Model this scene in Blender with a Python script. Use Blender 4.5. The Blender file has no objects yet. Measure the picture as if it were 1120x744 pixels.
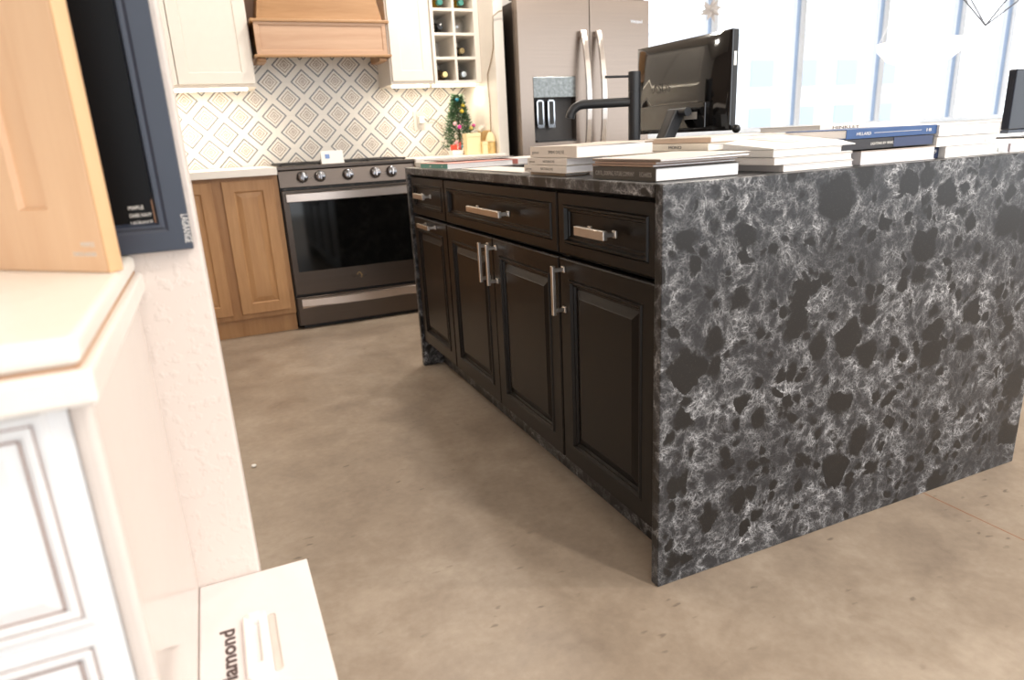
import bpy, bmesh, math, random
from mathutils import Vector, Matrix
random.seed(7)
S = bpy.context.scene
COL = S.collection
PI = math.pi

# ------------------------------------------------------------------ materials
def lin(c):
    return tuple(((v / 255.0) / 12.92 if v <= 10.3 else ((v / 255.0 + 0.055) / 1.055) ** 2.4) for v in c)

def nodes(name):
    m = bpy.data.materials.new(name); m.use_nodes = True
    nt = m.node_tree
    return m, nt, nt.nodes['Principled BSDF']

def N(nt, kind, **kw):
    n = nt.nodes.new(kind)
    for k, v in kw.items():
        if k.startswith('i_'):
            key = k[2:]
            key = int(key) if key.isdigit() else key.replace('_', ' ')
            n.inputs[key].default_value = v
        else:
            setattr(n, k, v)
    return n

def L(nt, a, b): nt.links.new(a, b)

def math_(nt, op, a, b=None, clamp=False):
    n = nt.nodes.new('ShaderNodeMath'); n.operation = op; n.use_clamp = clamp
    for i, v in enumerate((a, b)):
        if v is None: continue
        if isinstance(v, (int, float)): n.inputs[i].default_value = v
        else: nt.links.new(v, n.inputs[i])
    return n.outputs[0]

def ramp(nt, fac, stops, interp='LINEAR'):
    r = nt.nodes.new('ShaderNodeValToRGB'); e = r.color_ramp.elements
    r.color_ramp.interpolation = interp
    while len(e) < len(stops): e.new(0.5)
    for i, (p, c) in enumerate(stops):
        e[i].position = p
        e[i].color = (*c, 1) if len(c) == 3 else c
    nt.links.new(fac, r.inputs[0])
    return r.outputs[0]

def mixc(nt, fac, a, b, mode='MIX'):
    n = nt.nodes.new('ShaderNodeMix'); n.data_type = 'RGBA'; n.blend_type = mode
    for sock, v in ((n.inputs[0], fac), (n.inputs[6], a), (n.inputs[7], b)):
        if isinstance(v, (int, float)): sock.default_value = v
        elif isinstance(v, tuple): sock.default_value = (*v, 1) if len(v) == 3 else v
        else: nt.links.new(v, sock)
    return n.outputs[2]

def pos(nt): return nt.nodes.new('ShaderNodeNewGeometry').outputs['Position']
def objc(nt): return nt.nodes.new('ShaderNodeTexCoord').outputs['Object']

def scaled(nt, vec, s):
    n = nt.nodes.new('ShaderNodeMapping'); n.inputs['Scale'].default_value = s
    nt.links.new(vec, n.inputs[0]); return n.outputs[0]

def noise(nt, vec, scale, detail=4, rough=0.55, dist=0.0, typ=None):
    n = nt.nodes.new('ShaderNodeTexNoise')
    if typ: n.noise_type = typ
    n.inputs['Scale'].default_value = scale; n.inputs['Detail'].default_value = detail
    n.inputs['Roughness'].default_value = rough; n.inputs['Distortion'].default_value = dist
    nt.links.new(vec, n.inputs['Vector']); return n

def bump(nt, b, height, strength=0.2, dist=0.01):
    n = nt.nodes.new('ShaderNodeBump'); n.inputs['Strength'].default_value = strength
    n.inputs['Distance'].default_value = dist
    nt.links.new(height, n.inputs['Height']); nt.links.new(n.outputs[0], b.inputs['Normal'])

def mat(name, rgb, rough=0.5, metal=0.0, var=0.04, vs=30.0, coat=0.0, spec=0.5, bmp=0.0):
    """a painted, printed, moulded or metal surface with a little tone variation"""
    m, nt, b = nodes(name)
    c = lin(rgb)
    nz = noise(nt, pos(nt), vs, 3).outputs['Fac']
    lo = tuple(max(0, v * (1 - var)) for v in c); hi = tuple(min(1, v * (1 + var)) for v in c)
    L(nt, ramp(nt, nz, [(0.3, lo), (0.7, hi)]), b.inputs['Base Color'])
    b.inputs['Roughness'].default_value = rough; b.inputs['Metallic'].default_value = metal
    b.inputs['Specular IOR Level'].default_value = spec
    if coat: b.inputs['Coat Weight'].default_value = coat; b.inputs['Coat Roughness'].default_value = 0.05
    if bmp: bump(nt, b, nz, bmp, 0.004)
    return m

def emit(name, rgb, strength):
    m, nt, b = nodes(name)
    b.inputs['Base Color'].default_value = (*lin(rgb), 1)
    b.inputs['Emission Color'].default_value = (*lin(rgb), 1); b.inputs['Emission Strength'].default_value = strength
    return m

def wood(name, dark, light, axis='z', scale=9.0, rough=0.42):
    m, nt, b = nodes(name)
    s = {'z': (scale, scale, scale * 0.09), 'x': (scale * 0.09, scale, scale), 'y': (scale, scale * 0.09, scale)}[axis]
    p = scaled(nt, pos(nt), s)
    n1 = noise(nt, p, 1.3, 5, 0.6, 0.6).outputs['Fac']
    n2 = noise(nt, p, 9.0, 3, 0.6).outputs['Fac']
    f = math_(nt, 'ADD', math_(nt, 'MULTIPLY', n1, 0.75), math_(nt, 'MULTIPLY', n2, 0.25))
    L(nt, ramp(nt, f, [(0.32, lin(dark)), (0.68, lin(light))]), b.inputs['Base Color'])
    b.inputs['Roughness'].default_value = rough
    bump(nt, b, n2, 0.05, 0.002)
    return m

def granite():
    m, nt, b = nodes('black_quartz')
    p = pos(nt)
    def warp(vec, sc, amt, det=3):
        w = noise(nt, vec, sc, det, 0.55)
        c = N(nt, 'ShaderNodeVectorMath', operation='SUBTRACT'); L(nt, w.outputs['Color'], c.inputs[0]); c.inputs[1].default_value = (0.5, 0.5, 0.5)
        d = N(nt, 'ShaderNodeVectorMath', operation='MULTIPLY_ADD')
        L(nt, c.outputs[0], d.inputs[0]); d.inputs[1].default_value = (amt,) * 3; L(nt, vec, d.inputs[2])
        return d.outputs[0]
    v = warp(p, 7, 0.10)
    v = warp(v, 24, 0.024)
    # dark pebbles of very different sizes
    def pebbles(scale, rad, cut):
        vo = N(nt, 'ShaderNodeTexVoronoi', feature='F1', i_Scale=scale); L(nt, v, vo.inputs['Vector'])
        sep = N(nt, 'ShaderNodeSeparateColor'); L(nt, vo.outputs['Color'], sep.inputs[0])
        r = math_(nt, 'MULTIPLY', math_(nt, 'SUBTRACT', sep.outputs[0], cut), rad)
        return math_(nt, 'SUBTRACT', vo.outputs['Distance'], r)
    fine = noise(nt, p, 85, 4, 0.65).outputs['Fac']
    peb = math_(nt, 'MINIMUM', pebbles(13.0, 0.95, 0.36), pebbles(27.0, 0.85, 0.36))
    peb = math_(nt, 'ADD', peb, math_(nt, 'MULTIPLY', math_(nt, 'SUBTRACT', fine, 0.5), 0.38))
    field = ramp(nt, peb, [(0.0, (0, 0, 0)), (0.14, (1, 1, 1))])
    # lacy veins: thin edges of small warped cells at three sizes
    v2 = warp(v, 60, 0.006)
    def edges(scale, width):
        vo = N(nt, 'ShaderNodeTexVoronoi', feature='DISTANCE_TO_EDGE', i_Scale=scale); L(nt, v2, vo.inputs['Vector'])
        return ramp(nt, vo.outputs['Distance'], [(0.0, (1, 1, 1)), (width, (0, 0, 0))])
    e1, e2, e3 = edges(44, 0.10), edges(96, 0.19), edges(190, 0.26)
    lace = math_(nt, 'ADD', math_(nt, 'MULTIPLY', e1, 0.7), math_(nt, 'ADD', math_(nt, 'MULTIPLY', e2, 0.85), math_(nt, 'MULTIPLY', e3, 0.45)))
    bd = N(nt, 'ShaderNodeTexVoronoi', feature='DISTANCE_TO_EDGE', i_Scale=27.0); L(nt, v2, bd.inputs['Vector'])
    wob = math_(nt, 'ADD', bd.outputs['Distance'], math_(nt, 'MULTIPLY', math_(nt, 'SUBTRACT', fine, 0.5), 0.5))
    band = ramp(nt, wob, [(0.02, (1, 1, 1)), (0.30, (0.10,) * 3)])
    lace = math_(nt, 'MULTIPLY', lace, band)
    cl = ramp(nt, noise(nt, p, 6.5, 3, 0.6).outputs['Fac'], [(0.38, (0.14,) * 3), (0.72, (1, 1, 1))])
    br = ramp(nt, noise(nt, v, 26, 2, 0.6).outputs['Fac'], [(0.34, (0.12,) * 3), (0.66, (1, 1, 1))])
    grain = ramp(nt, noise(nt, p, 300, 2, 0.7).outputs['Fac'], [(0.38, (0.3,) * 3), (0.62, (1.0, 1.0, 1.0))])
    lace = math_(nt, 'MULTIPLY', math_(nt, 'MULTIPLY', lace, br), math_(nt, 'MULTIPLY', cl, field))
    lace = math_(nt, 'MULTIPLY', math_(nt, 'MULTIPLY', lace, grain), 0.74, clamp=True)
    base = mixc(nt, math_(nt, 'MULTIPLY', field, 0.8), lin((31, 29, 28)), lin((44, 44, 47)))
    g = N(nt, 'ShaderNodeTexVoronoi', feature='F1', i_Scale=230.0); L(nt, p, g.inputs['Vector'])
    gr = ramp(nt, g.outputs['Distance'], [(0.08, (1, 1, 1)), (0.22, (0, 0, 0))])
    base = mixc(nt, math_(nt, 'MULTIPLY', gr, 0.22), base, lin((120, 116, 112)))
    L(nt, mixc(nt, lace, base, lin((238, 238, 240))), b.inputs['Base Color'])
    b.inputs['Roughness'].default_value = 0.3
    b.inputs['Specular IOR Level'].default_value = 0.35
    return m

def concrete():
    m, nt, b = nodes('polished_concrete')
    p = pos(nt)
    n1 = noise(nt, p, 0.9, 6, 0.6, 0.5).outputs['Fac']
    n2 = noise(nt, p, 5.5, 6, 0.65, 0.3).outputs['Fac']
    n3 = noise(nt, p, 45, 4, 0.6).outputs['Fac']
    f = math_(nt, 'ADD', math_(nt, 'MULTIPLY', n1, 0.45), math_(nt, 'ADD', math_(nt, 'MULTIPLY', n2, 0.4), math_(nt, 'MULTIPLY', n3, 0.15)))
    c = ramp(nt, f, [(0.35, lin((126, 112, 99))), (0.5, lin((152, 137, 121))), (0.65, lin((176, 162, 146)))])
    # scuffs and pits
    st = scaled(nt, p, (1.0, 2.2, 1.0))
    vo = N(nt, 'ShaderNodeTexVoronoi', feature='F1', i_Scale=13.0); 
    wn = noise(nt, st, 20, 3)
    d = N(nt, 'ShaderNodeVectorMath', operation='MULTIPLY_ADD')
    L(nt, wn.outputs['Color'], d.inputs[0]); d.inputs[1].default_value = (0.05, 0.05, 0.05); L(nt, st, d.inputs[2])
    L(nt, d.outputs[0], vo.inputs['Vector'])
    sc = ramp(nt, vo.outputs['Distance'], [(0.07, (1, 1, 1)), (0.16, (0, 0, 0))])
    gate = ramp(nt, noise(nt, p, 3.2, 3).outputs['Fac'], [(0.48, (0, 0, 0)), (0.62, (1, 1, 1))])
    c = mixc(nt, math_(nt, 'MULTIPLY', math_(nt, 'MULTIPLY', sc, gate), 0.6), c, lin((82, 72, 62)))
    # saw-cut control joint
    sx = N(nt, 'ShaderNodeSeparateXYZ'); L(nt, p, sx.inputs[0])
    w = math_(nt, 'ABSOLUTE', math_(nt, 'SUBTRACT', sx.outputs[0], 0.885))
    j = math_(nt, 'LESS_THAN', w, 0.0022)
    c = mixc(nt, math_(nt, 'MULTIPLY', j, 0.85), c, lin((140, 92, 60)))
    L(nt, c, b.inputs['Base Color'])
    L(nt, ramp(nt, n2, [(0.3, (0.32,) * 3), (0.7, (0.5,) * 3)]), b.inputs['Roughness'])
    bump(nt, b, n3, 0.05, 0.003)
    return m

def tile():
    m, nt, b = nodes('diamond_tile')
    sx = N(nt, 'ShaderNodeSeparateXYZ'); L(nt, pos(nt), sx.inputs[0])
    P = 0.1945
    def frac(o, c):
        t = math_(nt, 'DIVIDE', math_(nt, 'SUBTRACT', o, c), P)
        t = math_(nt, 'FRACT', math_(nt, 'ADD', t, 0.5))
        return math_(nt, 'ABSOLUTE', math_(nt, 'SUBTRACT', t, 0.5))
    u = frac(sx.outputs[0], -0.253 + 100 * P * 0); v = frac(sx.outputs[2], 1.493)
    s = math_(nt, 'ADD', u, v)
    d = math_(nt, 'MINIMUM', s, math_(nt, 'SUBTRACT', 1.0, s))
    W = lin((243, 238, 230)); G = lin((112, 116, 121)); B = lin((162, 140, 122))
    c = ramp(nt, d, [(0.0, B), (0.02, W), (0.042, B), (0.066, W), (0.108, B), (0.138, W), (0.205, B), (0.238, W), (0.322, G), (0.378, W)], 'CONSTANT')
    gl = math_(nt, 'MAXIMUM', math_(nt, 'GREATER_THAN', u, 0.4955), math_(nt, 'GREATER_THAN', v, 0.4955))
    c = mixc(nt, math_(nt, 'MULTIPLY', gl, 0.35), c, lin((205, 200, 192)))
    L(nt, c, b.inputs['Base Color']); b.inputs['Roughness'].default_value = 0.35
    return m

def brushed(name, rgb, rough=0.3, axis='x'):
    m, nt, b = nodes(name)
    s = {'x': (2, 300, 300), 'z': (300, 300, 2)}[axis]
    nz = noise(nt, scaled(nt, pos(nt), s), 1.0, 3).outputs['Fac']
    c = lin(rgb)
    L(nt, ramp(nt, nz, [(0.3, tuple(v * 0.95 for v in c)), (0.7, tuple(v * 1.04 for v in c))]), b.inputs['Base Color'])
    b.inputs['Metallic'].default_value = 1.0
    L(nt, ramp(nt, nz, [(0.3, (rough * 0.95,) * 3), (0.7, (rough * 1.05,) * 3)]), b.inputs['Roughness'])
    b.inputs['Anisotropic'].default_value = 0.6
    return m

def plaster(name, rgb, strength=0.25, scale=55, rough=0.6):
    m, nt, b = nodes(name)
    n1 = noise(nt, pos(nt), scale, 3, 0.5).outputs['Fac']
    k = ramp(nt, n1, [(0.52, (0, 0, 0)), (0.66, (1, 1, 1))])
    b.inputs['Base Color'].default_value = (*lin(rgb), 1); b.inputs['Roughness'].default_value = rough
    bump(nt, b, k, strength, 0.003)
    return m

def glass(name, tint=(1, 1, 1), gloss=0.06, rough=0.02):
    m = bpy.data.materials.new(name); m.use_nodes = True; nt = m.node_tree; nt.nodes.clear()
    o = nt.nodes.new('ShaderNodeOutputMaterial'); mx = nt.nodes.new('ShaderNodeMixShader')
    t = nt.nodes.new('ShaderNodeBsdfTransparent'); g = nt.nodes.new('ShaderNodeBsdfGlossy')
    t.inputs[0].default_value = (*tint, 1); g.inputs['Roughness'].default_value = rough
    mx.inputs[0].default_value = gloss
    L(nt, t.outputs[0], mx.inputs[1]); L(nt, g.outputs[0], mx.inputs[2]); L(nt, mx.outputs[0], o.inputs[0])
    return m

def pagesmat(name, rgb=(248, 246, 245)):
    m, nt, b = nodes(name)
    sx = N(nt, 'ShaderNodeSeparateXYZ'); L(nt, pos(nt), sx.inputs[0])
    cmb = N(nt, 'ShaderNodeCombineXYZ'); L(nt, sx.outputs[2], cmb.inputs[2])
    n1 = noise(nt, cmb.outputs[0], 700, 2).outputs['Fac']
    c = lin(rgb)
    L(nt, ramp(nt, n1, [(0.35, tuple(v * 0.9 for v in c)), (0.6, c)]), b.inputs['Base Color'])
    b.inputs['Roughness'].default_value = 0.7
    return m

M = {}
M['granite'] = granite(); M['concrete'] = concrete(); M['tile'] = tile()
M['black_paint'] = mat('black_cabinet_paint', (17, 13, 11), 0.3, spec=0.25)
M['black_inside'] = mat('cabinet_interior', (26, 23, 21), 0.7)
M['nickel'] = mat('brushed_nickel', (208, 200, 192), 0.3, 1.0)
M['oak'] = wood('honey_maple', (160, 116, 76), (190, 148, 104), 'z')
M['oak_hood'] = wood('honey_maple_hood', (160, 118, 78), (188, 148, 106), 'x')
M['oak_sample'] = wood('maple_sample', (224, 180, 140), (238, 200, 162), 'z', 7, 0.3)
M['oak_edge'] = wood('maple_sample_edge', (208, 160, 114), (226, 184, 138), 'z', 7)
M['white_paint'] = mat('white_cabinet_paint', (238, 231, 221), 0.45, var=0.01)
M['white_gloss'] = mat('glossy_white_side', (225, 214, 206), 0.12, var=0.01)
M['white_front'] = mat('white_drawer_paint', (240, 240, 240), 0.4, var=0.01)
M['glaze'] = mat('brown_glaze', (160, 132, 120), 0.5)
M['quartz_white'] = mat('white_quartz', (242, 236, 228), 0.25, var=0.015)
M['wall_paint'] = plaster('orange_peel_wall', (223, 211, 203))
M['wall_taupe'] = mat('wall_paint_taupe', (122, 108, 98), 0.7, var=0.01)
M['wall_plain'] = mat('wall_paint_plain', (240, 234, 226), 0.7, var=0.01)
M['ceiling'] = mat('ceiling_paint', (238, 234, 228), 0.8, var=0.01)
M['steel'] = brushed('black_stainless', (104, 95, 89), 0.34, 'x')
M['steel_v'] = brushed('black_stainless_door', (152, 138, 127), 0.26, 'x')
M['steel_light'] = brushed('stainless_handle', (214, 206, 200), 0.26, 'z')
M['steel_bar'] = mat('stainless_bar', (214, 202, 194), 0.32, 1.0, 0.02)
M['chrome'] = mat('chrome', (225, 228, 232), 0.1, 1.0, 0.01); M['knob'] = mat('knob_chrome', (150, 150, 154), 0.16, 1.0, 0.01)
M['oven_glass'] = mat('oven_glass', (7, 8, 8), 0.06, 0.0, 0.0)
M['black_metal'] = mat('matte_black_metal', (38, 39, 42), 0.38, 0.0)
M['black_plastic'] = mat('black_plastic', (26, 25, 25), 0.4)
M['gloss_black'] = mat('glossy_black_plastic', (16, 15, 15), 0.08, 0.0, 0.0, coat=0.5)
M['iron'] = mat('cast_iron', (38, 36, 35), 0.6, bmp=0.2)
M['dark_grey'] = mat('dark_grey_plastic', (58, 55, 54), 0.45)
M['navy'] = mat('navy_paint', (48, 55, 70), 0.35)
M['navy_deep'] = mat('navy_black_panel', (6, 6, 8), 0.35, spec=0.15)
M['navy_edge'] = mat('navy_rubbed_edge', (150, 110, 80), 0.5)
M['frame_white'] = mat('window_frame', (224, 227, 231), 0.4)
M['glass'] = glass('window_glass'); M['clear'] = glass('clear_glass', (0.93, 0.94, 0.94), 0.3)
M['pages'] = pagesmat('page_block'); M['pages_cool'] = pagesmat('page_block_cool', (246, 243, 243))
M['paper'] = mat('white_paper', (246, 243, 238), 0.5, var=0.01)
M['ink_white'] = mat('white_ink', (236, 232, 226), 0.5)
M['ink_grey'] = mat('grey_ink', (150, 144, 138), 0.5)
M['ink_dark'] = mat('dark_ink', (66, 56, 54), 0.5)
def paint(name, rgb, rough=0.45): 
    if name not in M: M[name] = mat(name, rgb, rough, var=0.02)
    return M[name]

# ------------------------------------------------------------------ mesh helpers
class MB:
    """collects shapes, in world coordinates, for ONE mesh"""
    def __init__(self): self.bm = bmesh.new()
    def box(self, lo, hi, bev=0.0, seg=2):
        x0, y0, z0 = lo; x1, y1, z1 = hi
        vs = [self.bm.verts.new(p) for p in ((x0,y0,z0),(x1,y0,z0),(x1,y1,z0),(x0,y1,z0),(x0,y0,z1),(x1,y0,z1),(x1,y1,z1),(x0,y1,z1))]
        fs = [self.bm.faces.new([vs[i] for i in f]) for f in ((0,3,2,1),(4,5,6,7),(0,1,5,4),(1,2,6,5),(2,3,7,6),(3,0,4,7))]
        if bev > 0:
            es = list({e for f in fs for e in f.edges})
            bmesh.ops.bevel(self.bm, geom=es, offset=bev, segments=seg, affect='EDGES', profile=0.5)
        return self
    def obox(self, o, U, V, W, bev=0.0, seg=2):
        """box from origin o along three edge vectors"""
        o, U, V, W = Vector(o), Vector(U), Vector(V), Vector(W)
        if U.cross(V).dot(W) < 0: U, V = V, U
        vs = [self.bm.verts.new(p) for p in (o, o+U, o+U+V, o+V, o+W, o+U+W, o+U+V+W, o+V+W)]
        fs = [self.bm.faces.new([vs[i] for i in f]) for f in ((0,3,2,1),(4,5,6,7),(0,1,5,4),(1,2,6,5),(2,3,7,6),(3,0,4,7))]
        if bev > 0:
            es = list({e for f in fs for e in f.edges})
            bmesh.ops.bevel(self.bm, geom=es, offset=bev, segments=seg, affect='EDGES', profile=0.5)
        return self
    def loops(self, loops, cap0=True, cap1=True, closed=True):
        rows = [[self.bm.verts.new(p) for p in lp] for lp in loops]
        n = len(rows[0])
        for a, b in zip(rows, rows[1:]):
            for i in range(n if closed else n - 1):
                j = (i + 1) % n
                self.bm.faces.new((a[i], a[j], b[j], b[i]))
        if cap0: self.bm.faces.new(list(reversed(rows[0])))
        if cap1: self.bm.faces.new(rows[-1])
        return self
    def panel(self, o, U, V, Nn, w, h, prof):
        """stack of inset rectangles: prof = [(inset, height along N), ...] from the back outward"""
        o, U, V, Nn = Vector(o), Vector(U), Vector(V), Vector(Nn)
        lp = []
        for ins, d in prof:
            lp.append([o + U*ins + V*ins + Nn*d, o + U*(w-ins) + V*ins + Nn*d, o + U*(w-ins) + V*(h-ins) + Nn*d, o + U*ins + V*(h-ins) + Nn*d])
        if U.cross(V).dot(Nn) < 0: lp = [list(reversed(l)) for l in lp]
        return self.loops(lp)
    def tube(self, pts, r, n=12, caps=True):
        pts = [Vector(p) for p in pts]
        rs = r if isinstance(r, (list, tuple)) else [r] * len(pts)
        t0 = (pts[1] - pts[0]).normalized()
        a = Vector((0, 0, 1)) if abs(t0.z) < 0.9 else Vector((1, 0, 0))
        u = t0.cross(a).normalized(); loops = []
        for i, p in enumerate(pts):
            t = (pts[min(i+1, len(pts)-1)] - pts[max(i-1, 0)]).normalized()
            u = (u - t * u.dot(t)).normalized(); v = t.cross(u)
            loops.append([p + (u*math.cos(2*PI*k/n) + v*math.sin(2*PI*k/n)) * rs[i] for k in range(n)])
        return self.loops(loops, caps, caps)
    def lathe(self, c, prof, axis=(0,0,1), n=24, caps=True):
        """prof = [(radius, along axis)]"""
        c, A = Vector(c), Vector(axis).normalized()
        a = Vector((0, 0, 1)) if abs(A.z) < 0.9 else Vector((1, 0, 0))
        u = A.cross(a).normalized(); v = A.cross(u)
        lp = [[c + A*t + (u*math.cos(2*PI*k/n) + v*math.sin(2*PI*k/n)) * max(r, 1e-5) for k in range(n)] for r, t in prof]
        return self.loops(lp, caps, caps)
    def sphere(self, c, r, sz=1.0):
        mt = Matrix.Translation(c) @ Matrix.Diagonal((r, r, r*sz, 1))
        bmesh.ops.create_uvsphere(self.bm, u_segments=20, v_segments=12, radius=1.0, matrix=mt); return self
    def quad(self, *p):
        self.bm.faces.new([self.bm.verts.new(q) for q in p]); return self
    def rot(self, ang, c):
        bmesh.ops.rotate(self.bm, verts=self.bm.verts, cent=Vector(c), matrix=Matrix.Rotation(ang, 3, 'Z')); return self
    def build(self, name, material, parent=None, smooth=False):
        bmesh.ops.recalc_face_normals(self.bm, faces=self.bm.faces)
        me = bpy.data.meshes.new(name); self.bm.to_mesh(me); self.bm.free()
        return link(name, me, material, parent, smooth)

def wmat(o):
    m = o.matrix_basis.copy()
    return wmat(o.parent) @ m if o.parent else m

def link(name, me, material, parent, smooth=False):
    if parent is not None: me.transform(wmat(parent).inverted())
    if material is not None and not me.materials: me.materials.append(material)
    if smooth:
        me.polygons.foreach_set('use_smooth', [True] * len(me.polygons))
        try: me.set_sharp_from_angle(angle=math.radians(40))
        except Exception: pass
    o = bpy.data.objects.new(name, me); COL.objects.link(o)
    if parent is not None: o.parent = parent
    return o

def thing(name, label, cat, loc=(0,0,0), group=None, rz=0.0):
    o = bpy.data.objects.new(name, None); COL.objects.link(o)
    o.empty_display_size = 0.05
    o.location = loc; o.rotation_euler = (0, 0, rz)
    o['label'] = label; o['category'] = cat
    if group: o['group'] = group
    return o

def tag(o, label, cat, group=None, kind=None):
    o['label'] = label; o['category'] = cat
    if group: o['group'] = group
    if kind: o['kind'] = kind
    return o

def settle(o):
    """put a single-mesh thing's origin at its base centre"""
    vs = [v.co for v in o.data.vertices]
    c = Vector(((min(v.x for v in vs)+max(v.x for v in vs))/2, (min(v.y for v in vs)+max(v.y for v in vs))/2, min(v.z for v in vs)))
    o.data.transform(Matrix.Translation(-c)); o.location = c
    return o

def struct(name, mb, material, parent=None, smooth=False):
    o = mb.build(name, material, parent, smooth)
    if parent is None: o['kind'] = 'structure'
    return o

def text(s, size, at, U, V, material, parent, name='lettering', align='LEFT', ext=0.0002, width=None, bold=0.0):
    cu = bpy.data.curves.new(name, 'FONT'); cu.body = s; cu.size = size; cu.extrude = ext; cu.offset = bold*size; cu.align_x = align
    cu.resolution_u = 3
    t = bpy.data.objects.new(name, cu); COL.objects.link(t)
    dg = bpy.context.evaluated_depsgraph_get(); dg.update()
    me = bpy.data.meshes.new_from_object(t.evaluated_get(dg))
    bpy.data.objects.remove(t, do_unlink=True); bpy.data.curves.remove(cu)
    if width:
        xs = [v.co.x for v in me.vertices]; k = width / max(1e-6, max(xs) - min(xs))
        me.transform(Matrix.Diagonal((k, 1, 1, 1)))
    U, V = Vector(U).normalized(), Vector(V).normalized(); W = U.cross(V)
    mx = Matrix((U, V, W)).transposed().to_4x4(); mx.translation = Vector(at)
    me.transform(mx); me.materials.clear()
    return link(name, me, material, parent)

XP, YP, ZP = Vector((1,0,0)), Vector((0,1,0)), Vector((0,0,1))

# ------------------------------------------------------------------ camera
yaw, pitch, roll, F = -0.4021, -0.2893, -0.0520, 739.06
cy, sy, cp, sp, cr, sr = math.cos(yaw), math.sin(yaw), math.cos(pitch), math.sin(pitch), math.cos(roll), math.sin(roll)
fw = Vector((-sy*cp, cy*cp, sp)); rt = Vector((cy, sy, 0)); up = rt.cross(fw)
r2 = rt*cr + up*sr; u2 = up*cr - rt*sr
cd = bpy.data.cameras.new('camera'); cam = bpy.data.objects.new('camera', cd); COL.objects.link(cam)
mw = Matrix((r2, u2, -fw)).transposed().to_4x4(); mw.translation = Vector((-0.7913, -1.0882, 0.997))
cam.matrix_world = mw
cd.sensor_fit = 'HORIZONTAL'; cd.sensor_width = 36.0; cd.lens = F * 36.0 / 1120.0
cd.clip_start = 0.02; cd.clip_end = 200
cd.dof.use_dof = True; cd.dof.focus_distance = 1.85; cd.dof.aperture_fstop = 3.5
S.camera = cam

# ------------------------------------------------------------------ setting
struct('floor', MB().box((-3.2, -4.5, -0.1), (11.0, 5.0, 0.0)), M['concrete'])
struct('ceiling', MB().box((-3.2, -4.5, 2.9), (11.0, 5.1, 3.0)), M['ceiling'])
struct('wall_back', MB().box((-3.1, 3.49, 0.0), (2.02, 3.6, 2.9)), M['wall_plain'])
struct('wall_jog', MB().box((1.92, 3.6, 0.0), (2.02, 5.0, 2.9)), M['wall_plain'])
struct('wall_west', MB().box((-3.2, -4.5, 0.0), (-3.1, 5.0, 2.9)), M['wall_taupe'])
# stub wall beside the camera, with orange-peel texture
struct('wall_left', MB().box((-1.9, -0.036, 0.0), (-0.813, 0.075, 2.9), 0.004), M['wall_paint'])
# tiled splashback, between the counter and the wall cabinets, running up behind the hood
struct('wall_splashback', MB().box((-2.0, 3.478, 0.915), (0.9, 3.489, 1.80)), M['tile'])

# storefront window wall
WY = 5.0
struct('wall_window', MB().box((2.02, WY, 0.0), (11.0, WY+0.12, 0.93)).box((2.02, WY, 2.75), (11.0, WY+0.12, 2.9)), M['wall_plain'])
FRINGE = mat('blue_grey_fringe', (150, 168, 194), 0.5)  # thin strips added to imitate the lens's blue colour fringe beside the mullions
mull = [2.03, 4.235, 5.44, 6.72, 8.07, 9.04, 10.95]
for i, (a, b) in enumerate(zip(mull, mull[1:])):
    w = bpy.data.objects.new('window_%d' % (i+1), None); COL.objects.link(w); w['kind'] = 'structure'; w.location = ((a+b)/2, WY, 0.93)
    fr = MB()
    ha = 0.075 if i == 0 else (0.075 if i < 5 else 0.16); hb = 0.075 if i < 4 else (0.16 if i == 4 else 0.05)
    ha, hb = (0.0375, 0.0375) if True else (ha, hb)
    fr.box((a, WY-0.03, 0.931), (a+ha, WY+0.1, 2.749), 0.004).box((b-hb, WY-0.03, 0.931), (b, WY+0.1, 2.749), 0.004)
    fr.box((a+ha, WY-0.03, 0.931), (b-hb, WY+0.1, 0.985)).box((a+ha, WY-0.03, 2.69), (b-hb, WY+0.1, 2.749))
    fr.build('frame', M['frame_white'], w)
    MB().box((a+ha+0.0005, WY-0.012, 0.986), (a+ha+0.005, WY+0.03, 2.689)).box((b-hb-0.008, WY-0.012, 0.986), (b-hb-0.0005, WY+0.03, 2.689)).build('lens_fringe', FRINGE, w)
    MB().box((a+ha, WY+0.04, 0.985), (b-hb, WY+0.046, 2.69)).build('glass', M['glass'], w)
struct('trim_sill', MB().box((2.03, WY-0.14, 0.895), (10.95, WY-0.001, 0.929), 0.006), M['wall_plain'])

# outside: pavement and a pale building across the street
struct('street', MB().box((-30, 5.2, -0.3), (70, 70, -0.15)), mat('pale_pavement', (205, 208, 214), 0.9))
bl = thing('building', 'pale building across the street, seen washed out through the windows', 'building', (19, 21, -0.15))
MB().box((11, 20, -0.149), (27, 26, 4.2)).build('facade', mat('pale_render', (236, 238, 242), 0.9), bl)
MB().box((10.8, 19.8, 4.2), (27.2, 26.2, 4.5)).build('parapet', mat('pale_parapet', (222, 228, 236), 0.9), bl)
wm = mat('hazy_window', (160, 178, 204), 0.3)
for k in range(7):
    for zz in (0.7, 2.4):
        MB().box((11.8+k*2.2, 19.94, zz), (12.9+k*2.2, 20.0, zz+0.95)).build('window', wm, bl)

# ------------------------------------------------------------------ island
GZ = 0.9; T = 0.026
isl = thing('island_countertop', 'speckled black quartz island top with waterfall ends down to the concrete floor', 'countertop', (0.637, 0.93, 0))
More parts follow.
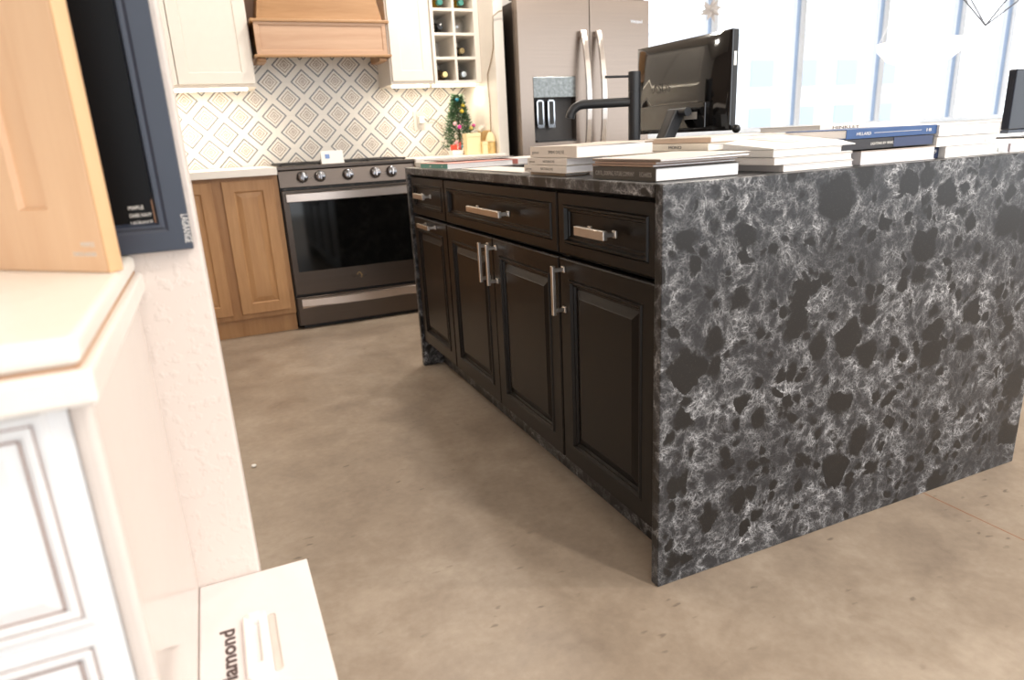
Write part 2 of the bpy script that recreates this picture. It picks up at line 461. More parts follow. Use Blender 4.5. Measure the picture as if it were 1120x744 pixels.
# slab with a cut-out for the sink
sx0, sx1, sy0, sy1 = 0.205, 0.53, 0.92, 1.33
top = MB()
xs = [0.0, sx0, sx1, 1.274]; ys = [T+0.0001, sy0, sy1, 1.858-T-0.0001]
g = [[[top.bm.verts.new((x, y, z)) for y in ys] for x in xs] for z in (GZ-T, GZ)]
for i in range(3):
    for j in range(3):
        if (i, j) == (1, 1): continue
        for k in (0, 1):
            top.bm.faces.new((g[k][i][j], g[k][i+1][j], g[k][i+1][j+1], g[k][i][j+1]))
for (a, b) in (((1,1),(2,1)), ((2,1),(2,2)), ((2,2),(1,2)), ((1,2),(1,1))):
    top.bm.faces.new((g[0][a[0]][a[1]], g[0][b[0]][b[1]], g[1][b[0]][b[1]], g[1][a[0]][a[1]]))
for i in range(3):
    for j in (0, 3): top.bm.faces.new((g[0][i][j], g[0][i+1][j], g[1][i+1][j], g[1][i][j]))
for j in range(3):
    for i in (0, 3): top.bm.faces.new((g[0][i][j], g[0][i][j+1], g[1][i][j+1], g[1][i][j]))
bmesh.ops.recalc_face_normals(top.bm, faces=top.bm.faces)
es = [e for e in top.bm.edges if all(abs(v.co.x) < 1e-6 for v in e.verts) and all(v.co.z > GZ-1e-4 for v in e.verts)]
bmesh.ops.bevel(top.bm, geom=es, offset=0.003, segments=2, affect='EDGES', profile=0.5)
top.build('top_slab', M['granite'], isl)
MB().box((0.0, 0.0, 0.0), (1.274, T, GZ), 0.0025).build('waterfall_panel', M['granite'], isl)
MB().box((0.0, 1.858-T, 0.0), (1.274, 1.858, GZ), 0.0025).build('waterfall_panel', M['granite'], isl)
MB().box((0.098, T+0.0005, 0.0), (0.118, 1.858-T-0.0005, 0.118)).build('toe_kick', M['granite'], isl)
MB().box((0.98, T+0.001, 0.0), (1.0, 1.858-T-0.001, GZ-T-0.001)).build('seating_side_panel', M['black_paint'], isl)

DF = 0.010         # face of the doors
def bar_handle(parent, a, b, nrm, h=0.012, t=0.010, stand=0.028):
    """square bar between a and b held off the face by two posts"""
    a, b, nrm = Vector(a), Vector(b), Vector(nrm)
    d = (b - a).normalized(); s = d.cross(nrm).normalized()
    m = MB()
    m.obox(a + nrm*stand - s*h/2, d*(b-a).length, s*h, nrm*t, 0.0015)
    for q in (a + d*0.012, b - d*0.012):
        m.obox(q - d*0.005 - s*0.005, d*0.010, s*0.010, nrm*(stand+0.001), 0.001)
        m.obox(q - d*0.008 - s*0.008 + nrm*0.0003, d*0.016, s*0.016, nrm*0.005, 0.001)
    return m.build('handle', M['nickel'], parent)

RAISED = [(0.0, -0.020), (0.0, -0.003), (0.003, 0.0), (0.049, 0.0), (0.051, -0.002), (0.054, 0.0035), (0.058, 0.0035), (0.062, -0.004), (0.066, -0.004), (0.069, -0.010), (0.072, -0.010), (0.092, -0.003), (0.094, -0.002)]
DRAWER = [(0.0, -0.020), (0.0, -0.003), (0.003, 0.0), (0.028, 0.0), (0.030, -0.002), (0.033, 0.0035), (0.037, 0.0035), (0.041, -0.005), (0.046, -0.005), (0.048, -0.009)]

def isl_panel(name, parent, y0, y1, z0, z1, prof):
    m = MB().panel((DF, y1, z0), (0,-1,0), (0,0,1), (-1,0,0), y1-y0, z1-z0, prof)
    return m.build(name, M['black_paint'], parent)

def carcass(t, y0, y1, mt):
    m = MB()
    m.box((0.031, y0, 0.12), (0.61, y0+0.016, 0.872)).box((0.031, y1-0.016, 0.12), (0.61, y1, 0.872))
    m.box((0.031, y0+0.016, 0.12), (0.61, y1-0.016, 0.136)).box((0.59, y0+0.016, 0.136), (0.61, y1-0.016, 0.872))
    m.box((0.031, y0+0.016, 0.70), (0.05, y1-0.016, 0.72)).box((0.031, y0+0.016, 0.855), (0.05, y1-0.016, 0.872))
    m.build('body', mt, t)
    MB().box((0.15, y0+0.001, 0.0), (0.17, y1-0.001, 0.1195)).build('plinth', mt, t)

ZD0, ZD1, ZW0, ZW1 = 0.128, 0.697, 0.709, 0.864
c1 = thing('base_cabinet', 'black island cabinet with one drawer above one door, next to the near stone end', 'cabinet', (0.3, 0.24, 0))
carcass(c1, 0.028, 0.459, M['black_inside'])
d = isl_panel('drawer', c1, 0.031, 0.456, ZW0, ZW1, DRAWER); bar_handle(d, (DF-0.008, 0.29, 0.787), (DF-0.008, 0.16, 0.787), (-1,0,0), h=0.021, t=0.011)
d = isl_panel('door', c1, 0.031, 0.456, ZD0, ZD1, RAISED); bar_handle(d, (DF, 0.430, 0.552), (DF, 0.430, 0.682), (-1,0,0))
c2 = thing('sink_base_cabinet', 'black double-door sink cabinet with one wide drawer front in the middle of the island', 'cabinet', (0.3, 0.92, 0))
carcass(c2, 0.4605, 1.373, M['black_inside'])
d = isl_panel('drawer_front', c2, 0.464, 1.368, ZW0, ZW1, DRAWER); bar_handle(d, (DF-0.008, 1.012, 0.787), (DF-0.008, 0.74, 0.787), (-1,0,0), h=0.019, t=0.011)
d = isl_panel('door', c2, 0.464, 0.914, ZD0, ZD1, RAISED); bar_handle(d, (DF, 0.884, 0.552), (DF, 0.884, 0.682), (-1,0,0))
d = isl_panel('door', c2, 0.918, 1.368, ZD0, ZD1, RAISED); bar_handle(d, (DF, 0.950, 0.552), (DF, 0.950, 0.682), (-1,0,0))
c3 = thing('pull_out_cabinet', 'black pull-out island cabinet with horizontal handles at the far end by the stove', 'cabinet', (0.3, 1.6, 0))
carcass(c3, 1.3745, 1.830, M['black_inside'])
d = isl_panel('drawer', c3, 1.377, 1.815, ZW0, ZW1, DRAWER); bar_handle(d, (DF-0.008, 1.640, 0.795), (DF-0.008, 1.505, 0.795), (-1,0,0), h=0.021, t=0.011)
d = isl_panel('door', c3, 1.377, 1.815, ZD0, ZD1, RAISED); bar_handle(d, (DF, 1.650, 0.674), (DF, 1.500, 0.674), (-1,0,0), h=0.018)

# sink and tap
sk = thing('sink', 'black undermount sink in the island top behind the book stacks', 'sink', (0.367, 1.125, 0.7))
a0, a1, b0, b1 = sx0+0.002, sx1-0.002, sy0+0.002, sy1-0.002
m = MB(); q = lambda x0, x1, y0, y1, z: [(x0,y0,z),(x1,y0,z),(x1,y1,z),(x0,y1,z)]
m.loops([q(a0,a1,b0,b1,0.72), q(a0,a1,b0,b1,0.899), q(a0+.008,a1-.008,b0+.008,b1-.008,0.899), q(a0+.02,a1-.02,b0+.02,b1-.02,0.73)])
m.build('basin', M['black_plastic'], sk)
MB().lathe((0.367, 1.125, 0.7302), [(0.04,0),(0.04,0.003),(0.03,0.004),(0.0,0.004)]).build('drain', M['chrome'], sk, True)

fx, fy = 0.515, 0.869
fa = thing('kitchen_tap', 'matte black kitchen tap with a long level spout on the island top', 'tap', (fx, fy, GZ+0.0005))
MB().lathe((fx, fy, GZ+0.0005), [(0.027,0),(0.027,0.006),(0.0198,0.010),(0.0198,0.220),(0.0189,0.2205),(0.0189,0.222),(0.0198,0.2225),(0.0198,0.279),(0.0189,0.283)]).build('column', M['black_metal'], fa, True)
tip = Vector((0.334, 0.966, 1.077)); root = Vector((fx, fy, 1.092)); dv = (tip - root); dv.z = 0; ln = dv.length; dv.normalize()
pts = [root + dv*0.015, root + dv*(ln*0.35), root + dv*(ln*0.8)]
for k in range(1, 8):
    an = k/7*PI*0.47; pts.append(root + dv*(ln*0.8 + 0.045*math.sin(an)) - ZP*0.045*(1-math.cos(an)))
MB().tube(pts, 0.0145, 16).build('spout', M['black_metal'], fa, True)
MB().tube([Vector((fx, fy, 1.170)) + dv*0.016, Vector((fx, fy, 1.172)) + dv*0.094], 0.004, 10).build('lever', M['black_metal'], fa, True)

# ------------------------------------------------------------------ monitor on an arm
MA = math.atan2(1.123-0.657, 0.705-0.729)
mr, ml = Vector((0.729, 0.657, 0.988)), Vector((0.705, 1.123, 0.988))
U = (ml - mr).normalized()                 # along the screen, towards the far end
Nb = Vector((-U.y, U.x, 0)); Nb = Nb if Nb.x < 0 else -Nb     # out of the back, towards the aisle
mo = thing('computer_monitor', 'glossy black computer monitor seen from behind, held above the island books', 'monitor', (0.717, 0.89, 0.988))
Wm, Hm = (ml-mr).length, 0.293
# bulging back shell
rows = []
for k, (ins, dp) in enumerate([(0.0, 0.0), (0.0, 0.006), (0.012, 0.012), (0.05, 0.022), (0.11, 0.028)]):
    o = mr + U*ins + ZP*(0.0 if k < 2 else 0.004+ins*0.35) + Nb*dp
    w, h = Wm-2*ins, Hm - (0 if k < 2 else 2*(0.004+ins*0.35))
    lp = []
    for s in range(13): lp.append(o + U*w*s/12)
    for s in range(13): lp.append(o + U*w*(1-s/12) + ZP*h)
    rows.append(lp)
MB().loops(rows).build('back_shell', M['gloss_black'], mo, True)
MB().obox(mr - Nb*0.0205, U*Wm, ZP*Hm, Nb*0.020, 0.003).build('bezel', M['black_plastic'], mo)
MB().obox(mr - Nb*0.0222 + U*0.012 + ZP*0.014, U*(Wm-0.024), ZP*(Hm-0.028), Nb*0.0012).build('screen', M['oven_glass'], mo)
MB().obox(mr + U*0.07 + ZP*0.010 + Nb*0.022, U*0.34, ZP*0.082, Nb*0.022, 0.004).build('port_cover', M['gloss_black'], mo)
MB().obox(mr + U*0.105 + ZP*0.040 + Nb*0.0441, U*0.062, ZP*0.022, Nb*0.0006).build('rating_label', paint('label_silver', (176, 172, 166)), mo)
text('ASUS', 0.042, mr + U*0.352 + ZP*0.135 + Nb*0.0284, -U, ZP, mat('dark_logo', (60, 57, 55), 0.2), mo)
MB().obox(mr - Nb*0.012 + ZP*0.19 - U*0.0012, Nb*0.010, ZP*0.04, U*0.001).build('side_sticker', M['paper'], mo)
MB().sphere(mr - U*0.016 - Nb*0.008 + ZP*0.004, 0.013).build('joystick_knob', M['black_plastic'], mo, True)

ar = thing('monitor_arm', 'black jointed arm rising from the island top to the monitor', 'monitor arm', (0.575, 0.81, GZ+0.0005))
b0 = Vector((0.575, 0.81, GZ+0.0005))
MB().lathe(b0, [(0.042,0),(0.042,0.010),(0.026,0.016),(0.018,0.03),(0.018,0.055),(0.0,0.056)]).build('base', M['black_metal'], ar, True)
jt = Vector((0.648, 0.825, 1.052)); side = Vector((0.0, 0.016, 0.0))
lk = MB()
dv2 = (jt - (b0 + ZP*0.035)).normalized()
pr = Vector((0,1,0)); nn = dv2.cross(pr).normalized()
for sgn, th in ((-1, 0.007), (1, 0.007)):
    lk.obox(b0 + ZP*0.035 + pr*(0.019*sgn - th/2) - nn*0.02, dv2*(jt-b0-ZP*0.035).length, pr*th, nn*0.04, 0.003)
lk.obox(b0 + ZP*0.035 - pr*0.0155 + nn*0.006, dv2*(jt-b0-ZP*0.035).length, pr*0.031, nn*0.014, 0.002)
lk.build('lower_link', M['black_metal'], ar)
MB().tube([jt - pr*0.06, jt + pr*0.035], 0.014, 14).build('elbow', M['black_metal'], ar, True)
pz = Vector((0.672, 0.792, 0))
MB().tube([jt - pr*0.04 , Vector((0.672, 0.790, 1.050))], 0.011, 12).build('upper_link', M['black_metal'], ar, True)

# ------------------------------------------------------------------ books
PLACED = []
def book(name, label, cat, x0, x1, y0, y1, z0, z1, spine='-x', cover=(236,231,224), pages='pages', txt=None, ink='ink_grey', rz=0.0, group='catalogues on the island', lift=0.0, spine_rgb=None, tsize=0.6, tx=0.08, pin=0.002, topc=None, width=None):
    z0 += 0.0004; z1 -= 0.0004
    cx, cyy = (x0+x1)/2, (y0+y1)/2
    t = thing(name, label, cat, (cx, cyy, z0), group, rz)
    th = min(0.0018, (z1-z0)*0.22)
    def W(mb):   # rotate the shapes about the base with the thing
        if rz: mb.rot(rz, (cx, cyy, z0))
        return mb
    cm = M['cv_%d_%d_%d' % cover] if 'cv_%d_%d_%d' % cover in M else paint('cv_%d_%d_%d' % cover, cover)
    # page block
    i = pin
    px0 = x0 + (th if spine == '-x' else i); py0 = y0 + (th if spine == '-y' else i)
    W(MB().box((px0, py0, z0+th), (x1-i, y1-i, z1-th))).build('pages', M[pages], t)
    W(MB().box((x0, y0, z0), (x1, y1, z0+th))).build('back_cover', cm, t)
    # front cover, lifted a little at the fore edge when it has been thumbed
    n = 8; m = MB(); lo_, hi_ = [], []
    for k in range(n+1):
        f = k/n; zz = z1-th + lift*(f**2)
        if spine == '-x': lo_.append([(x0+(x1-x0)*f, y0, zz), (x0+(x1-x0)*f, y1, zz), (x0+(x1-x0)*f, y1, zz+th), (x0+(x1-x0)*f, y0, zz+th)])
        else: lo_.append([(x0, y0+(y1-y0)*f, zz), (x1, y0+(y1-y0)*f, zz), (x1, y0+(y1-y0)*f, zz+th), (x0, y0+(y1-y0)*f, zz+th)])
    W(m.loops(lo_)).build('front_cover', cm if topc is None else paint('cv_%d_%d_%d' % topc, topc), t)
    sm = cm if spine_rgb is None else paint('cv_%d_%d_%d' % spine_rgb, spine_rgb)
    if spine == '-x':
        W(MB().box((x0-0.0004, y0, z0+th), (x0+th-0.0001, y1, z1-th))).build('spine', sm, t)
    else:
        W(MB().box((x0, y0-0.0004, z0+th), (x1, y0+th-0.0001, z1-th))).build('spine', sm, t)
    if txt:
        R_ = Matrix.Rotation(rz, 3, 'Z'); c = Vector((cx, cyy, 0))
        hh = (z1-z0)
        for j, (s, f) in enumerate(txt if isinstance(txt, list) else [(txt, tx)]):
            size = hh*tsize
            if spine == '-x': p = Vector((x0-0.0008, y1-(y1-y0)*f, z0+hh*0.5-size*0.35)); u_ = Vector((0,-1,0))
            else: p = Vector((x0+(x1-x0)*f, y0-0.0008, z0+hh*0.5-size*0.35)); u_ = Vector((1,0,0))
            p = R_ @ (p - c) + c
            wdt = width[j] if width else None
            text(s, size, p, R_ @ u_, ZP, M[ink], t, width=wdt)
    return t

B = GZ + 0.0002
DK = (58, 52, 46)
# corner stack (spines to the aisle)
book('catalogue', 'thick catalogue with dark brown lettered spine at the near corner of the island', 'book', 0.018, 0.228, 0.05, 0.291, B, 0.928, cover=DK, txt=[('CURTEL, DORPING, FUTURE COMPANY', 0.05), ('RICHARDS', 0.77)], ink='ink_grey', tsize=0.5, width=[0.155, 0.042])
book('magazine', 'thin tan-spined magazine lying straight on the dark brown catalogue', 'magazine', 0.020, 0.230, 0.062, 0.296, 0.9283, 0.9335, cover=(150, 124, 106), pages='pages', lift=0.0)
book('magazine', 'thin pinkish-spined magazine second up on the dark brown catalogue', 'magazine', 0.024, 0.232, 0.058, 0.292, 0.9337, 0.9385, cover=(176, 146, 130))
book('magazine', 'thin magazine with dark brown spine and curling pages, topmost of the corner stack', 'magazine', 0.022, 0.246, 0.040, 0.300, 0.9387, 0.9450, cover=(120, 104, 92), topc=(232, 224, 216), lift=0.004)
# aisle-edge stack of three pale catalogues
book('brochure', 'thin brown brochure under the stack of three pale grey catalogues', 'brochure', 0.028, 0.10, 0.445, 0.645, B, 0.9075, cover=(176, 148, 118), pin=0.001)
book('catalogue', 'pale grey catalogue, lowest of the three stacked by the sink', 'book', 0.020, 0.12, 0.424, 0.668, 0.9077, 0.9268, cover=(222, 213, 203), pages='pages_cool', txt=[('genus', 0.05), ('NATURALS 02', 0.42)], width=[0.035, 0.07], tsize=0.5)
book('catalogue', 'pale grey catalogue, middle one of the three stacked by the sink', 'book', 0.020, 0.125, 0.420, 0.645, 0.9270, 0.9450, cover=(224, 215, 206), pages='pages_cool', txt=[('genus', 0.05), ('NATURALS 02', 0.42)], width=[0.035, 0.065], tsize=0.5)
book('catalogue', 'thick pale grey catalogue lying crosswise, topmost of the three by the sink', 'book', 0.020, 0.238, 0.369, 0.626, 0.9452, 0.9735, cover=(226, 216, 206), pages='pages', txt=[('genus', 0.05), ('SPRING DALE 02', 0.42)], width=[0.04, 0.085], tsize=0.42, topc=(216, 204, 192), lift=0.004)
# far end of the island
book('catalogue', 'cream-spined catalogue at the far left corner of the island top', 'book', 0.045, 0.29, 1.645, 1.835, B, 0.9205, cover=(226, 220, 210))
book('catalogue', 'white catalogue with a teal spine near the far end of the island', 'book', 0.012, 0.292, 1.37, 1.625, B, 0.9215, cover=(232, 226, 224), spine_rgb=(84, 152, 140), topc=(228, 160, 150), rz=0.10, pages='pages_cool', txt=[('2021', 0.35), ('19', 0.8)], ink='ink_white', tsize=0.45)
book('magazine', 'grey-covered magazine lying open-edged across the teal and cream catalogues', 'magazine', 0.06, 0.36, 1.50, 1.76, 0.9245, 0.9290, cover=(142, 130, 124), lift=0.002)
book('catalogue', 'white catalogue with a coral spine tip lying behind the sink', 'book', 0.33, 0.56, 1.40, 1.68, B, 0.9225, cover=(236, 230, 226), spine_rgb=(226, 146, 138), pages='pages_cool')
book('leaflet', 'thin white leaflet lying flat on the black stone along the aisle edge', 'leaflet', 0.045, 0.185, 0.74, 1.26, B, 0.9035, cover=(236, 228, 220), pin=0.001)
# behind the corner stack
book('catalogue', 'lower white catalogue buried between the dark-spined stack and the monitor', 'book', 0.262, 0.50, 0.37, 0.64, B, 0.9155, cover=(238, 230, 220))
book('catalogue', 'second white catalogue of the stack in front of the monitor', 'book', 0.262, 0.50, 0.36, 0.63, 0.9157, 0.9310, cover=(236, 228, 218))
book('catalogue', 'cream catalogue with its spine in the light, third up in front of the monitor', 'book', 0.264, 0.50, 0.33, 0.62, 0.9312, 0.9475, cover=(240, 230, 216), txt=[('TN', 0.6)], tsize=0.5)
book('catalogue', 'cream catalogue lettered MONO on its spine below the monitor', 'book', 0.268, 0.52, 0.20, 0.455, 0.9477, 0.9650, cover=(242, 232, 216), txt=[('MONO', 0.42)], ink='ink_dark', tsize=0.62, width=[0.05])
book('catalogue', 'tan-spined catalogue on top of the MONO one, below the monitor', 'book', 0.275, 0.50, 0.20, 0.46, 0.9652, 0.9790, cover=(196, 172, 152), topc=(238, 228, 216))
dkb = book('binder', 'dark grey binder lying behind the MONO catalogue beside the arm', 'binder', 0.36, 0.54, 0.665, 0.77, B, 0.974, cover=(70, 66, 66), pages='pages')
# stack on the near edge, middle
book('catalogue', 'white catalogue, lowest of the three along the near stone edge', 'book', 0.329, 0.533, 0.030, 0.30, B, 0.9150, cover=(232, 226, 222))
book('catalogue', 'white catalogue, middle one of the three along the near stone edge', 'book', 0.305, 0.531, 0.032, 0.31, 0.9152, 0.9312, cover=(226, 220, 214))
book('catalogue', 'white catalogue under the open magazine along the near stone edge', 'book', 0.303, 0.533, 0.034, 0.315, 0.9314, 0.9472, cover=(228, 224, 218))
op = thing('open_magazine', 'open magazine showing a beige interior photo, on the middle stack', 'magazine', (0.42, 0.16, 0.9475), 'catalogues on the island')
n = 12; lp = []
for k in range(n+1):
    f = k/n; x = 0.302 + 0.236*f; z = 0.9476 + 0.020*math.sin(PI*min(1, f*1.05))**0.8*(0.35+0.65*f)
    lp.append([(x, 0.033, 0.9476), (x, 0.19, 0.9476), (x, 0.19, z+0.014), (x, 0.033, z+0.002)])
MB().loops(lp).build('pages', M['paper'], op, True)
lp = []
for k in range(n-3):
    f = 0.25 + k/(n-4)*0.70; x = 0.302 + 0.236*f; z = 0.9476 + 0.020*math.sin(PI*min(1, f*1.05))**0.8*(0.35+0.65*f) + 0.0024
    lp.append([(x, 0.045, z+0.0012), (x, 0.18, z+0.0118)])
ph = MB(); rows = [[ph.bm.verts.new(p) for p in r] for r in lp]
for a, b in zip(rows, rows[1:]): ph.bm.faces.new((a[0], b[0], b[1], a[1]))
def photo_mat():
    m, nt, b = nodes('printed_room_photo')
    sx = N(nt, 'ShaderNodeSeparateXYZ'); L(nt, pos(nt), sx.inputs[0])
    w = N(nt, 'ShaderNodeTexWave', i_Scale=6.0, i_Distortion=2.0); L(nt, pos(nt), w.inputs[0])
    L(nt, ramp(nt, w.outputs['Fac'], [(0.2, lin((232, 222, 214))), (0.5, lin((206, 184, 166))), (0.9, lin((242, 236, 230)))]), b.inputs['Base Color'])
    return m
ph.build('photo', photo_mat(), op)
# block with the blue and black spines (spines to the camera)
book('catalogue', 'thick white catalogue under the black-spined one, with a pale grey spine', 'book', 0.556, 0.802, 0.030, 0.29, B, 0.9315, cover=(216, 210, 210), topc=(186, 170, 158))
book('catalogue', 'black-spined lighting catalogue directly under the blue one', 'book', 0.500, 0.797, 0.034, 0.27, 0.9345, 0.9575, spine='-y', cover=(44, 42, 46), txt=[('LIGHTING BY HINKLEY MEMORABLES', 0.29), ('18', 0.91)], ink='ink_white', tsize=0.36, width=[0.135, 0.012])
MB().box((0.66, 0.0326, 0.936), (0.79, 0.03355, 0.956)).build('blue_print', paint('indigo_print', (52, 64, 98)), bpy.data.objects['catalogue.%03d' % (len([o for o in bpy.data.objects if o.name.startswith('catalogue')])-1)])
bb = book('catalogue', 'blue hardcover catalogue with white lettering, topmost of its stack', 'book', 0.512, 0.805, 0.036, 0.26, 0.9580, 0.9795, spine='-y', cover=(52, 84, 134), txt=[('HILLARD', 0.10), ('18', 0.865)], ink='ink_white', tsize=0.46, width=[0.045, 0.016])
MB().box((0.597, 0.0345, 0.9688), (0.752, 0.0352, 0.9696)).build('spine_rule', M['ink_white'], bb)
book('catalogue', 'white catalogue with HINKLEY on its spine, behind the blue one', 'book', 0.718, 1.10, 0.30, 0.52, 0.9745, 0.9905, spine='-y', cover=(238, 232, 226), txt=[('HINKLEY', 0.115)], ink='ink_dark', tsize=0.72, width=[0.10])
for k, (xa, za, zb, lb) in enumerate(((0.73, B, 0.926, 'lowest'), (0.725, 0.9262, 0.950, 'middle'), (0.72, 0.9502, 0.9743, 'uppermost'))):
    book('catalogue', 'white catalogue beneath the HINKLEY one, %s of three' % lb, 'book', xa, 1.09, 0.31, 0.53, za, zb, spine='-y', cover=(238, 233, 228))
sw = thing('swatch_box', 'small navy swatch box wedged between white catalogues at the stone edge', 'box', (0.821, 0.15, B), 'catalogues on the island')
MB().box((0.8065, 0.045, B+0.0003), (0.835, 0.27, 0.926), 0.001).build('case', paint('navy_case', (38, 50, 82)), sw)
text('19', 0.013, (0.812, 0.0444, 0.912), XP, ZP, M['ink_white'], sw, width=0.011)
book('catalogue', 'thick white catalogue, topmost of the right-hand stack beside the blue one', 'book', 0.8065, 1.032, 0.030, 0.29, 0.9512, 0.9785, cover=(240, 236, 232), lift=0.002)
book('catalogue', 'white catalogue with a grey edge tab, middle of the right-hand stack', 'book', 0.8060, 1.029, 0.032, 0.285, 0.9274, 0.9508, cover=(238, 234, 230))
book('catalogue', 'long white catalogue at the bottom of the right-hand stack', 'book', 0.838, 1.078, 0.030, 0.29, B, 0.9270, cover=(238, 234, 230))
book('catalogue', 'white catalogue with a mauve spine, rightmost on the near stone edge', 'book', 1.086, 1.268, 0.032, 0.28, B, 0.9235, cover=(238, 234, 230), spine_rgb=(176, 164, 170), lift=0.004)
for (x0, x1, z0, z1, par) in ((0.985, 1.02, 0.931, 0.943, 'middle of the right-hand'), (1.035, 1.068, 0.905, 0.915, 'bottom of the right-hand')):
    o = [o for o in bpy.data.objects if par in str(o.get('label', ''))][0]
    MB().box((x0, 0.0285 if x0 > 1.03 else 0.0325, z0), (x1, 0.034, z1)).build('edge_tab', paint('grey_tab', (214, 216, 214)), o)

# ------------------------------------------------------------------ stove
ry = 2.849
rg = thing('kitchen_range', 'dark stainless slide-in range with black glass oven door under the wooden hood', 'range', (-0.055, 3.1, 0))
x0, x1 = -0.434, 0.322
MB().box((x0, ry+0.03, 0.02), (x1, 3.47, 0.892)).build('body', M['dark_grey'], rg)
MB().box((x0+0.03, ry+0.04, 0.0), (x1-0.03, 3.40, 0.02)).build('base', M['black_plastic'], rg)
# sloping control panel
m = MB().loops([[(x0, ry+0.028, 0.801), (x0, ry-0.004, 0.803), (x0, ry+0.010, 0.888), (x0, ry+0.028, 0.893)], [(x1, ry+0.028, 0.801), (x1, ry-0.004, 0.803), (x1, ry+0.010, 0.888), (x1, ry+0.028, 0.893)]])
m.build('control_panel', M['steel'], rg)
MB().box((x0-0.004, ry-0.002, 0.894), (x1+0.004, 3.472, 0.914), 0.003).build('cooktop', M['steel'], rg)
for k, kx in enumerate((-0.311, -0.216, -0.062, 0.093, 0.186)):
    kc = Vector((kx, ry+0.0035, 0.851)); kn = Vector((0, -0.987, 0.16)).normalized()
    kb = MB().lathe(kc, [(0.031,0),(0.031,0.006),(0.027,0.010),(0.025,0.030),(0.021,0.033),(0,0.033)], kn, 28).build('knob', M['knob'], rg, True)
    MB().obox(kc + kn*0.0332 - XP*0.0045 - Vector((0,0.16,0.987))*0.021, XP*0.009, Vector((0,0.16,0.987))*0.042, kn*0.010, 0.002).build('grip', M['knob'], kb)
for kx in (-0.265, 0.140):
    MB().box((kx-0.012, ry-0.0005, 0.845), (kx+0.012, ry+0.004, 0.848)).build('panel_mark', M['ink_grey'], rg)
# vent strip and oven door
MB().box((x0+0.01, ry+0.004, 0.787), (x1-0.01, ry+0.03, 0.799)).build('vent_strip', M['black_plastic'], rg)
for k in range(6):
    MB().box((x0+0.02+k*0.122, ry+0.0005, 0.789), (x0+0.028+k*0.122, ry+0.006, 0.797)).build('vent_rib', M['steel'], rg)
od = MB().box((x0+0.004, ry-0.004, 0.206), (x1-0.004, ry+0.029, 0.785), 0.003).build('oven_door', M['steel'], rg)
MB().box((x0+0.035, ry-0.0065, 0.335), (x1-0.035, ry-0.0041, 0.728)).build('window', M['oven_glass'], od)
hp = []
for k in range(17):
    f = k/16; x = x0+0.022 + (x1-x0-0.044)*f; b_ = ry-0.036-0.022*math.sin(PI*f)
    hp.append([(x, b_, 0.727), (x, b_+0.022, 0.722), (x, b_+0.022, 0.772), (x, b_, 0.767)])
hm = MB().loops(hp)
for hx in (x0+0.024, x1-0.05): hm.box((hx, ry-0.034, 0.728), (hx+0.026, ry-0.003, 0.766), 0.002)
hm.build('handle', M['steel_bar'], od)
text('Whirlpool', 0.024, (-0.106, ry-0.0046, 0.268), XP, ZP, M['chrome'], od, width=0.085)
MB().tube([(-0.063+0.013*math.cos(a), ry-0.0062, 0.279+0.017*math.sin(a)) for a in [PI*(0.9-1.2*k/10) for k in range(11)]], 0.0012, 6).build('logo_swirl', paint('gold_logo', (206, 172, 110)), od)
dw = MB().box((x0+0.004, ry-0.002, 0.026), (x1-0.004, ry+0.029, 0.190), 0.003).build('storage_drawer', M['steel'], rg)
hp = []
for k in range(17):
    f = k/16; x = x0+0.03 + (x1-x0-0.06)*f; s_ = math.sin(PI*f)
    hp.append([(x, ry-0.006-0.022*s_, 0.131+0.006*(1-s_)), (x, ry-0.003, 0.126), (x, ry-0.003, 0.178), (x, ry-0.006-0.022*s_, 0.174)])
MB().loops(hp).build('drawer_pull', M['steel_bar'], dw)
# burner grates
for gx0, gx1 in ((x0+0.02, x0+0.25), (x0+0.26, x1-0.26), (x1-0.25, x1-0.02)):
    gm = MB()
    for yy in (ry+0.10, ry+0.32, ry+0.54): gm.box((gx0, yy, 0.9155), (gx1, yy+0.014, 0.925), 0.002)
    for xx in (gx0, (gx0+gx1)/2-0.007, gx1-0.014): gm.box((xx, ry+0.09, 0.916), (xx+0.014, ry+0.56, 0.9245), 0.002)
    for xx in (gx0, gx1-0.014):
        for yy in (ry+0.09, ry+0.546): gm.box((xx, yy, 0.9142), (xx+0.014, yy+0.014, 0.9165))
    gm.build('burner_grate', M['iron'], rg)
for bx in (x0+0.135, -0.055, x1-0.135):
    for by in (ry+0.2, ry+0.43):
        MB().lathe((bx, by, 0.9142), [(0.04,0),(0.04,0.0012),(0.03,0.0013),(0,0.0013)]).build('burner', M['iron'], rg, True)
# folded card on the cooktop
cdn = thing('folded_card', 'white folded card with a small blue print, standing on the cooktop edge', 'card', (-0.13, ry+0.05, 0.9145))
MB().loops([[(-0.192, ry+0.030, 0.9147), (-0.192, ry+0.046, 0.984), (-0.192, ry+0.0465, 0.984), (-0.192, ry+0.0305, 0.9147)], [(-0.069, ry+0.030, 0.9147), (-0.069, ry+0.046, 0.984), (-0.069, ry+0.0465, 0.984), (-0.069, ry+0.0305, 0.9147)]]).build('front_leaf', M['paper'], cdn)
MB().loops([[(-0.192, ry+0.078, 0.9147), (-0.192, ry+0.0475, 0.984), (-0.192, ry+0.048, 0.984), (-0.192, ry+0.0785, 0.9147)], [(-0.069, ry+0.078, 0.9147), (-0.069, ry+0.0475, 0.984), (-0.069, ry+0.048, 0.984), (-0.069, ry+0.0785, 0.9147)]]).build('back_leaf', M['paper'], cdn)
pz_ = lambda z: ry+0.0295 + (z-0.9147)*0.016/0.0693
